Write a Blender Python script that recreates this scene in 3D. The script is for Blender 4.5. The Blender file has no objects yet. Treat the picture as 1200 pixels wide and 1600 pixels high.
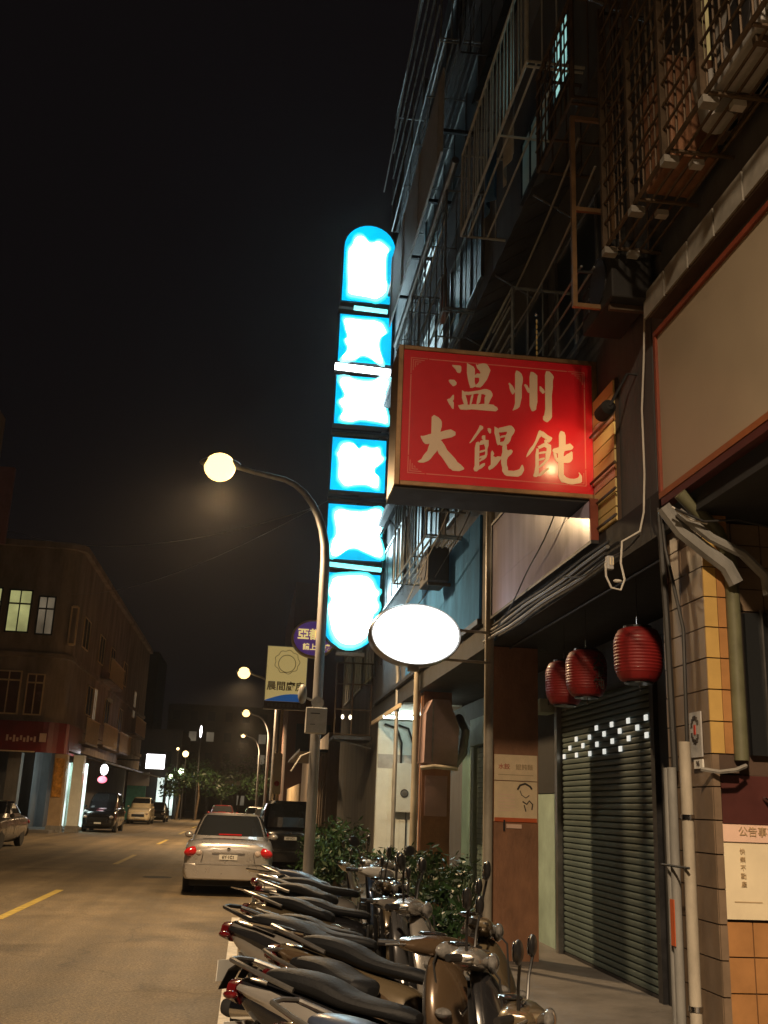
import bpy, bmesh, math, random
from mathutils import Vector, Matrix
R = math.radians
PI = math.pi
rnd = random.Random(11)
C = bpy.context.scene.collection
scene = bpy.context.scene

# ---------------------------------------------------------------- camera
F_PX, YAW, PITCH, ROLL, EYE = 1600.0, R(6.70), R(16.10), R(2.25), 1.7
fw = Vector((math.sin(YAW)*math.cos(PITCH), math.cos(YAW)*math.cos(PITCH), math.sin(PITCH)))
r0 = Vector((math.cos(YAW), -math.sin(YAW), 0))
u0 = r0.cross(fw)
rt = r0*math.cos(ROLL) + u0*math.sin(ROLL)
up = u0*math.cos(ROLL) - r0*math.sin(ROLL)
cam = bpy.data.objects.new('camera', bpy.data.cameras.new('camera'))
C.objects.link(cam)
M = Matrix((rt, up, -fw)).transposed().to_4x4()
M.translation = (0, 0, EYE)
cam.matrix_world = M
cam.data.sensor_fit = 'VERTICAL'
cam.data.sensor_height = 32.0
cam.data.lens = 32.0*F_PX/1600.0
cam.data.clip_start = 0.05
cam.data.clip_end = 1500
scene.camera = cam

# ---------------------------------------------------------------- night sky
world = bpy.data.worlds.new('World'); scene.world = world; world.use_nodes = True
bg = world.node_tree.nodes['Background']
bg.inputs[0].default_value = (0.62, 0.48, 0.52, 1)
bg.inputs[1].default_value = 0.0062
vs = scene.view_settings
vs.view_transform = 'Standard'; vs.look = 'None'; vs.exposure = 0; vs.gamma = 1
scene.cycles.use_denoising = True
scene.cycles.max_bounces = 5
scene.cycles.diffuse_bounces = 3
scene.cycles.glossy_bounces = 3
scene.cycles.sample_clamp_indirect = 4
scene.cycles.caustics_reflective = False
scene.cycles.caustics_refractive = False

# ---------------------------------------------------------------- materials
def mat(name, col, rough=.6, metal=0.0, var=.25, scale=3.0, bump=0.0, bscale=None, spec=.5, coat=0.0, cr=.08, col2=None, stretch=None):
    m = bpy.data.materials.new(name); m.use_nodes = True
    nt = m.node_tree; N = nt.nodes; L = nt.links
    b = N['Principled BSDF']
    b.inputs['Roughness'].default_value = rough
    b.inputs['Metallic'].default_value = metal
    b.inputs['Specular IOR Level'].default_value = spec
    b.inputs['Coat Weight'].default_value = coat
    b.inputs['Coat Roughness'].default_value = cr
    tc = N.new('ShaderNodeTexCoord'); mp = N.new('ShaderNodeMapping')
    L.new(tc.outputs['Object'], mp.inputs[0])
    if stretch: mp.inputs['Scale'].default_value = stretch
    n = N.new('ShaderNodeTexNoise'); n.inputs['Scale'].default_value = scale; n.inputs['Detail'].default_value = 6
    n.inputs['Roughness'].default_value = .65
    L.new(mp.outputs[0], n.inputs['Vector'])
    r = N.new('ShaderNodeValToRGB'); L.new(n.outputs[0], r.inputs[0])
    c2 = col2 or tuple(c*(1-var) for c in col)
    c3 = tuple(min(1, c*(1+var*.5)) for c in col)
    r.color_ramp.elements[0].position = .33; r.color_ramp.elements[0].color = (*c2, 1)
    r.color_ramp.elements[1].position = .66; r.color_ramp.elements[1].color = (*c3, 1)
    L.new(r.outputs[0], b.inputs['Base Color'])
    mr = N.new('ShaderNodeMapRange'); L.new(n.outputs[0], mr.inputs[0])
    mr.inputs[3].default_value = max(.02, rough*.75); mr.inputs[4].default_value = min(1, rough*1.3)
    L.new(mr.outputs[0], b.inputs['Roughness'])
    if bump:
        n2 = N.new('ShaderNodeTexNoise'); n2.inputs['Scale'].default_value = bscale or scale*8; n2.inputs['Detail'].default_value = 4
        L.new(mp.outputs[0], n2.inputs['Vector'])
        bp = N.new('ShaderNodeBump'); bp.inputs['Strength'].default_value = bump; bp.inputs['Distance'].default_value = .02
        L.new(n2.outputs[0], bp.inputs['Height']); L.new(bp.outputs[0], b.inputs['Normal'])
    return m

def asphalt_mat():
    m = bpy.data.materials['asphalt']; nt = m.node_tree; N = nt.nodes; L = nt.links; b = N['Principled BSDF']
    src = b.inputs['Base Color'].links[0].from_socket
    tc = N.new('ShaderNodeTexCoord')
    def ramp(sock, p0, p1, c0, c1):
        r = N.new('ShaderNodeValToRGB'); r.color_ramp.elements[0].position = p0; r.color_ramp.elements[1].position = p1
        r.color_ramp.elements[0].color = (c0, c0, c0, 1); r.color_ramp.elements[1].color = (c1, c1, c1, 1); L.new(sock, r.inputs[0]); return r.outputs[0]
    def mul(a, c):
        x = N.new('ShaderNodeMix'); x.data_type = 'RGBA'; x.blend_type = 'MULTIPLY'; x.inputs[0].default_value = 1
        L.new(a, x.inputs[6]); L.new(c, x.inputs[7]); return x.outputs[2]
    sp = N.new('ShaderNodeTexNoise'); sp.inputs['Scale'].default_value = 38; sp.inputs['Detail'].default_value = 3; L.new(tc.outputs['Object'], sp.inputs['Vector'])
    out = mul(src, ramp(sp.outputs[0], .35, .68, .62, 1.35))
    # cracks: thin voronoi cell borders, broken up by noise
    wp = N.new('ShaderNodeTexNoise'); wp.inputs['Scale'].default_value = 1.3; wp.inputs['Detail'].default_value = 5; L.new(tc.outputs['Object'], wp.inputs['Vector'])
    ad = N.new('ShaderNodeMix'); ad.data_type = 'RGBA'; ad.blend_type = 'ADD'; ad.inputs[0].default_value = .9; L.new(tc.outputs['Object'], ad.inputs[6]); L.new(wp.outputs['Color'], ad.inputs[7])
    vo = N.new('ShaderNodeTexVoronoi'); vo.feature = 'DISTANCE_TO_EDGE'; vo.inputs['Scale'].default_value = .28; L.new(ad.outputs[2], vo.inputs['Vector'])
    out = mul(out, ramp(vo.outputs['Distance'], .0, .008, .74, 1.0))
    # wheel tracks and drips along the lane
    mp = N.new('ShaderNodeMapping'); mp.inputs['Scale'].default_value = (1.6, .05, 1); L.new(tc.outputs['Object'], mp.inputs[0])
    st = N.new('ShaderNodeTexNoise'); st.inputs['Scale'].default_value = 1.0; st.inputs['Detail'].default_value = 5; L.new(mp.outputs[0], st.inputs['Vector'])
    out = mul(out, ramp(st.outputs[0], .35, .65, .72, 1.2))
    ol = N.new('ShaderNodeTexNoise'); ol.inputs['Scale'].default_value = .55; ol.inputs['Detail'].default_value = 7; L.new(tc.outputs['Object'], ol.inputs['Vector'])
    out = mul(out, ramp(ol.outputs[0], .30, .42, .6, 1.0))
    L.new(out, b.inputs['Base Color'])

def emit(name, col, s, base=(.5, .5, .5), var=0.0, scale=2.0):
    m = bpy.data.materials.new(name); m.use_nodes = True
    N = m.node_tree.nodes; L = m.node_tree.links; b = N['Principled BSDF']
    b.inputs['Base Color'].default_value = (*base, 1)
    b.inputs['Emission Color'].default_value = (*col, 1)
    b.inputs['Emission Strength'].default_value = s
    b.inputs['Roughness'].default_value = .35
    if var:
        tc = N.new('ShaderNodeTexCoord'); n = N.new('ShaderNodeTexNoise'); n.inputs['Scale'].default_value = scale
        L.new(tc.outputs['Object'], n.inputs['Vector'])
        mr = N.new('ShaderNodeMapRange'); mr.inputs[1].default_value = .3; mr.inputs[2].default_value = .7
        mr.inputs[3].default_value = s*(1-var); mr.inputs[4].default_value = s*(1+var)
        L.new(n.outputs[0], mr.inputs[0]); L.new(mr.outputs[0], b.inputs['Emission Strength'])
    return m

def glass(name, col=(.02, .022, .024), rough=.06, sp=.8):
    m = bpy.data.materials.new(name); m.use_nodes = True
    N = m.node_tree.nodes; b = N['Principled BSDF']
    b.inputs['Base Color'].default_value = (*col, 1); b.inputs['Roughness'].default_value = rough
    b.inputs['Specular IOR Level'].default_value = sp
    b.inputs['Coat Weight'].default_value = .5 if sp > .5 else 0
    return m

MT = dict(
 asphalt=mat('asphalt', (.20, .155, .095), .74, var=.3, scale=.9, bump=.7, bscale=70),
 pave=mat('paving', (.17, .16, .15), .75, var=.35, scale=2, bump=.3),
 kerb=mat('kerb_stone', (.25, .24, .22), .8, var=.3, scale=4, bump=.3),
 white_paint=mat('road_white', (.62, .58, .5), .6, var=.35, scale=7),
 yellow_paint=mat('road_yellow', (.50, .37, .09), .6, var=.35, scale=7),
 concrete=mat('concrete', (.20, .19, .18), .85, var=.4, scale=1.6, bump=.35, bscale=18, stretch=(1, 1, .35)),
 concrete_dark=mat('concrete_dark', (.095, .095, .10), .85, var=.45, scale=1.4, bump=.35, bscale=14, stretch=(1, 1, .3)),
 stain=mat('stained_wall', (.15, .14, .125), .85, var=.5, scale=1.1, bump=.3, stretch=(1, 1, .25)),
 left_wall=mat('left_wall', (.32, .26, .215), .8, var=.45, scale=.8, bump=.2, stretch=(1.2, 1.2, .4)),
 brown_tile=mat('brown_tile', (.17, .085, .05), .5, var=.3, scale=9, bump=.2),
 redbrown=mat('redbrown_wall', (.28, .135, .07), .6, var=.3, scale=5, bump=.25, stretch=(1, 1, .5)),
 tile_lamplit=mat('tile_lamplit', (.52, .34, .11), .35, var=.12, scale=5, coat=.2),
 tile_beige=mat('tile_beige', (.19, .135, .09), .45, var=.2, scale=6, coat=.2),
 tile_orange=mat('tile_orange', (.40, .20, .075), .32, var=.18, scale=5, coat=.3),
 grout=mat('grout', (.08, .05, .035), .9),
 tile_gray=mat('tile_gray', (.34, .33, .30), .4, var=.3, scale=6),
 mint=mat('mint_paint', (.34, .46, .40), .6, var=.25, scale=2.2, bump=.1),
 mint_d=mat('mint_dark', (.10, .17, .15), .6, var=.3, scale=2.2),
 shutter=mat('shutter_green', (.10, .14, .135), .5, metal=.2, var=.45, scale=1.3, stretch=(1, .5, 3)),
 teal=mat('teal_fascia', (.06, .20, .44), .95, spec=.04, var=.3, scale=2.2, stretch=(1, 1, .4), bump=.1),
 white_panel=mat('white_panel', (.66, .60, .80), .16, var=.16, scale=1.6, stretch=(1, 3, .3), spec=.5),
 white_tile=mat('white_tile', (.72, .76, .72), .35, var=.1, scale=3),
 beige_sign=mat('beige_sign', (.36, .30, .22), .45, var=.09, scale=1.5, coat=.1),
 red_trim=mat('red_trim', (.22, .05, .025), .45, var=.25, scale=4),
 trim_o=mat('orange_trim', (.30, .10, .035), .5, var=.3, scale=4),
 dark_red=mat('dark_red', (.075, .018, .015), .5, var=.3, scale=3),
 red_acrylic=mat('red_acrylic', (.66, .010, .022), .36, var=.05, scale=1.2, spec=.3, coat=.6, cr=.2),
 cream=mat('cream_vinyl', (.78, .60, .44), .45, var=.05, scale=5),
 pink_line=mat('pink_line', (.70, .16, .12), .45, var=.05),
 bronze=mat('bronze_frame', (.30, .18, .09), .38, metal=.55, var=.3, scale=5),
 black=mat('black_plastic', (.014, .014, .015), .38, var=.2, scale=6, coat=.15),
 matte=mat('matte_black', (.02, .02, .021), .75, var=.3, scale=6),
 dark_metal=mat('dark_metal', (.06, .06, .065), .5, metal=.6, var=.4, scale=7),
 iron=mat('iron_bar', (.30, .33, .34), .38, metal=.5, var=.35, scale=9),
 rust=mat('rust_bar', (.12, .085, .055), .5, metal=.35, var=.45, scale=7),
 steel=mat('steel', (.30, .295, .285), .34, metal=.85, var=.25, scale=8),
 chrome=mat('chrome', (.75, .75, .75), .12, metal=1, var=.1),
 pvc=mat('pvc_pipe', (.42, .38, .31), .4, var=.3, scale=5, stretch=(1, 1, .4)),
 pvc_g=mat('pvc_grey', (.24, .24, .23), .45, var=.3, scale=5, stretch=(1, 1, .4)),
 pipe_g=mat('green_pipe', (.13, .13, .075), .5, var=.3, scale=5),
 pole=mat('lamp_pole_paint', (.30, .30, .31), .42, metal=.5, var=.3, scale=4, stretch=(1, 1, .3)),
 box_grey=mat('grey_box', (.42, .42, .42), .5, var=.2, scale=6),
 cable=mat('cable', (.02, .02, .02), .6),
 cable_w=mat('cable_white', (.62, .60, .55), .5, var=.2),
 galv=mat('galvanised_bar', (.60, .63, .63), .35, metal=.2, var=.2, scale=8),
 paper=mat('paper', (.78, .62, .40), .55, var=.12, scale=6),
 paper_w=mat('paper_white', (.78, .68, .48), .5, var=.08, scale=4),
 paper_p=mat('paper_pink', (.80, .56, .44), .5, var=.1, scale=4),
 ink=mat('ink', (.05, .04, .035), .6), ink_r=mat('ink_red', (.45, .05, .03), .6), ink_b=mat('ink_brown', (.44, .32, .18), .6),
 orange=mat('orange_print', (.60, .12, .03), .5),
 lantern=mat('lantern_cloth', (.24, .013, .013), .5, var=.2, scale=5, coat=.06),
 leaf=mat('leaf', (.032, .07, .022), .4, var=.5, scale=3),
 leaf_d=mat('leaf_dark', (.022, .055, .016), .45, var=.5, scale=3),
 pot=mat('plant_pot', (.20, .09, .05), .6),
 stone=mat('brown_pot', (.10, .10, .08), .6),
 glass=glass('car_glass'), pane=glass('window_pane', (.02, .024, .026), .35, .25),
 pane_b=mat('brown_pane', (.14, .07, .055), .25, var=.3, scale=1.5),
 tyre=mat('tyre', (.018, .018, .018), .8),
 tail=mat('tail_lens', (.50, .012, .016), .12, var=.2, scale=18, coat=.6),
 lamp_glass=mat('lamp_glass', (.16, .155, .15), .08, var=.5, scale=30, coat=.8),
 clear=mat('clear_lens', (.50, .42, .38), .1, var=.3, scale=25, coat=.7),
 mirror=mat('mirror_glass', (.35, .35, .36), .05, metal=1, var=.05),
 plate=mat('number_plate', (.70, .70, .66), .4, var=.05),
 silver=mat('silver_paint', (.50, .48, .47), .28, metal=.55, var=.05, scale=4, coat=.8),
 carblack=mat('black_paint', (.012, .012, .014), .2, metal=.2, var=.1, coat=1),
 taxi=mat('taxi_paint', (.72, .62, .42), .28, var=.05, coat=.8),
 cargrey=mat('grey_paint', (.13, .12, .115), .28, metal=.5, var=.05, coat=.8),
 redpaint=mat('red_paint', (.22, .01, .012), .25, metal=.2, coat=.8),
 purple=mat('purple_board', (.12, .06, .22), .5, var=.1), gold=mat('gold_letter', (.80, .60, .24), .4),
 board_lamplit=mat('board_lamplit', (.75, .60, .26), .5, var=.08), blue_band=mat('blue_band', (.04, .14, .34), .5), grey_band=mat('grey_band', (.34, .30, .30), .5),
 hill=mat('night_building', (.06, .05, .045), .85, var=.4, scale=.4),
)
EM = dict(
 cyan=emit('cyan_face', (0.0, .50, .86), 1.15, base=(.0, .3, .4), var=.22, scale=.9),
 glow=emit('cyan_glow', (0.0, .84, .95), 1.05),
 blob=emit('white_glyph', (.66, .92, 1.0), 14.0),
 halo=emit('pale_cyan_glyph', (.22, .98, 1.0), 1.5),
 tube=emit('tube_white', (.86, .95, 1.0), 9.0),
 oval=emit('oval_white', (1.0, 1.0, .98), 2.6),
 lamp=emit('lamp_lens', (1.0, .64, .22), 3.4),
 lamp_small=emit('far_lamp_lens', (1.0, .68, .30), 4.0),
 lamp_green=emit('far_green_lamp', (.75, 1.0, .55), 8.0),
 signw=emit('far_sign_white', (1.0, .96, .98), 5.0),
 win_green=emit('window_lit_green', (.50, .50, .20), .55, var=.35, scale=1.2),
 win_dim=emit('window_lit_dim', (.34, .28, .19), .30, var=.5, scale=1.0),
 win_teal=emit('window_lit_teal', (.42, .86, .80), .62, var=.3, scale=1.5),
 win_teal_dim=emit('window_lit_teal_dim', (.10, .22, .21), .10, var=.5, scale=1.5),
 win_amber=emit('window_lit_amber', (.62, .44, .16), .42, var=.4, scale=2.5),
 win_orange=emit('window_lit_orange', (.7, .28, .08), .22, var=.6, scale=3),
 shop=emit('shop_lit', (.75, .95, .90), 1.1, var=.5, scale=1.0),
 hole=emit('shutter_opening_light', (.95, .95, .85), .72, var=.35, scale=1.5),
 redneon=emit('red_neon', (1.0, .06, .16), 2.5),
 brake=emit('brake_light', (1.0, .12, .10), 3.0),
 reflector=mat('red_reflector', (.8, .02, .02), .15, coat=1),
)

asphalt_mat()
# ---------------------------------------------------------------- helpers
def px(x, y, ax, v):
    """point where the sight line through photo pixel (x, y) meets the plane axis ax = v"""
    d = fw + rt*((x-600)/F_PX) + up*((800-y)/F_PX)
    o = Vector((0, 0, EYE)); t = (v-o[ax])/d[ax]
    return o + d*t

class MB:
    def __init__(s): s.v = []; s.f = []
    def add(s, vs, fs):
        n = len(s.v); s.v += [tuple(v) for v in vs]; s.f += [tuple(i+n for i in f) for f in fs]; return s
    def box(s, x0, x1, y0, y1, z0, z1):
        return s.add([(x0,y0,z0),(x1,y0,z0),(x1,y1,z0),(x0,y1,z0),(x0,y0,z1),(x1,y0,z1),(x1,y1,z1),(x0,y1,z1)],
                     [(0,3,2,1),(4,5,6,7),(0,1,5,4),(1,2,6,5),(2,3,7,6),(3,0,4,7)])
    def obox(s, c, size, m=None):
        m = m or Matrix(); c = Vector(c); hx, hy, hz = [a/2 for a in size]
        vs = [c + m.to_3x3() @ Vector((a*hx, b*hy, d*hz)) for d in (-1, 1) for a, b in ((-1,-1),(1,-1),(1,1),(-1,1))]
        return s.add(vs, [(0,3,2,1),(4,5,6,7),(0,1,5,4),(1,2,6,5),(2,3,7,6),(3,0,4,7)])
    def loft(s, rings, cap=True):
        n = len(rings[0]); vs = [p for r in rings for p in r]; fs = []
        for i in range(len(rings)-1):
            for j in range(n):
                k = (j+1) % n
                fs.append((i*n+j, i*n+k, (i+1)*n+k, (i+1)*n+j))
        if cap: fs.append(tuple(range(n-1, -1, -1))); fs.append(tuple((len(rings)-1)*n+j for j in range(n)))
        return s.add(vs, fs)
    def tube(s, pts, r, n=8, r1=None, cap=True):
        pts = [Vector(p) for p in pts]; rings = []; prev = None
        for i, p in enumerate(pts):
            t = (pts[min(i+1, len(pts)-1)] - pts[max(i-1, 0)]).normalized()
            a = prev if prev is not None else (Vector((0,0,1)) if abs(t.z) < .9 else Vector((1,0,0)))
            x = a.cross(t)
            if x.length < 1e-4: x = Vector((0,1,0)).cross(t)
            x.normalize(); y = t.cross(x).normalized(); prev = y
            q = r if r1 is None else r + (r1-r)*i/(len(pts)-1)
            rings.append([p + x*(q*math.cos(2*PI*k/n)) + y*(q*math.sin(2*PI*k/n)) for k in range(n)])
            prev = y
        # keep a consistent frame
        return s.loft(rings, cap)
    def lathe(s, prof, c=(0,0,0), axis=2, n=20):
        rings = []
        for r, h in prof:
            ring = []
            for k in range(n):
                a = 2*PI*k/n; u, w = r*math.cos(a), r*math.sin(a)
                p = [0, 0, 0]; p[axis] = h; p[(axis+1) % 3] = u; p[(axis+2) % 3] = w
                ring.append((p[0]+c[0], p[1]+c[1], p[2]+c[2]))
            rings.append(ring)
        return s.loft(rings, True)
    def ell(s, c, rad, n=16, m=10, rot=None):
        rings = []
        for i in range(m+1):
            ph = -PI/2 + PI*i/m; ring = []
            for k in range(n):
                a = 2*PI*k/n
                p = Vector((rad[0]*math.cos(ph)*math.cos(a)+1e-5*math.cos(a), rad[1]*math.cos(ph)*math.sin(a), rad[2]*math.sin(ph)))
                if rot: p = rot.to_3x3() @ p
                ring.append(p + Vector(c))
            rings.append(ring)
        return s.loft(rings, False)
    def poly(s, pts, d):
        """extrude a planar polygon (list of 3-D points) by vector d; concave ok through ngon"""
        n = len(pts); d = Vector(d)
        vs = [Vector(p) for p in pts] + [Vector(p)+d for p in pts]
        fs = [tuple(range(n)), tuple(range(2*n-1, n-1, -1))] + [(i, (i+1) % n, n+(i+1) % n, n+i) for i in range(n)]
        return s.add(vs, fs)
    def build(s, name, m, parent=None, smooth=False, bevel=0, subsurf=0, label=None, cat=None, group=None, kind=None, world=True):
        me = bpy.data.meshes.new(name); me.from_pydata(s.v, [], s.f)
        bm = bmesh.new(); bm.from_mesh(me); bmesh.ops.recalc_face_normals(bm, faces=bm.faces); bm.to_mesh(me); bm.free()
        if m: me.materials.append(m)
        o = bpy.data.objects.new(name, me); C.objects.link(o)
        if smooth:
            me.polygons.foreach_set('use_smooth', [True]*len(me.polygons))
            try: me.set_sharp_from_angle(angle=R(40))
            except Exception: pass
        if bevel:
            b = o.modifiers.new('bevel', 'BEVEL'); b.width = bevel; b.segments = 2; b.limit_method = 'ANGLE'
        if subsurf:
            b = o.modifiers.new('sub', 'SUBSURF'); b.levels = subsurf; b.render_levels = subsurf
        if parent:
            o.parent = parent
            if world: o.location = -offs(parent)
        tag(o, label, cat, group, kind)
        return o

def offs(o):
    v = Vector(o.location)
    while o.parent: o = o.parent; v += Vector(o.location)
    return v

def tag(o, label=None, cat=None, group=None, kind=None):
    if label: o['label'] = label
    if cat: o['category'] = cat
    if group: o['group'] = group
    if kind: o['kind'] = kind
    return o

def thing(name, label, cat, loc=(0,0,0), group=None, rz=0, ry=0):
    o = bpy.data.objects.new(name, None); C.objects.link(o); o.location = loc; o.rotation_euler = (0, ry, rz)
    o.empty_display_size = .1
    return tag(o, label, cat, group)

def inst(o, loc, parent=None):
    """another object sharing o's mesh, moved by loc"""
    c = bpy.data.objects.new(o.name.split('.')[0], o.data); C.objects.link(c)
    c.parent = parent or o.parent; c.location = Vector(o.location) + Vector(loc); return c

def text(s, size, origin, xdir, zdir, m, parent, name='lettering', depth=.004, bold=0.0, align='CENTER', sx=1.0):
    cu = bpy.data.curves.new('t', 'FONT'); cu.body = s; cu.size = size; cu.extrude = depth/2; cu.offset = bold
    cu.align_x = align; cu.align_y = 'CENTER'; cu.resolution_u = 2
    to = bpy.data.objects.new('t', cu)
    me = bpy.data.meshes.new_from_object(to)
    bpy.data.objects.remove(to)
    X = Vector(xdir).normalized(); Z = Vector(zdir).normalized()
    mm = Matrix((X*sx, Z, X.cross(Z))).transposed()
    for v in me.vertices: v.co = mm @ v.co + Vector(origin)
    me.materials.clear(); me.materials.append(m)
    o = bpy.data.objects.new(name, me); C.objects.link(o)
    if parent: o.parent = parent; o.location = -offs(parent)
    return o

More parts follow.
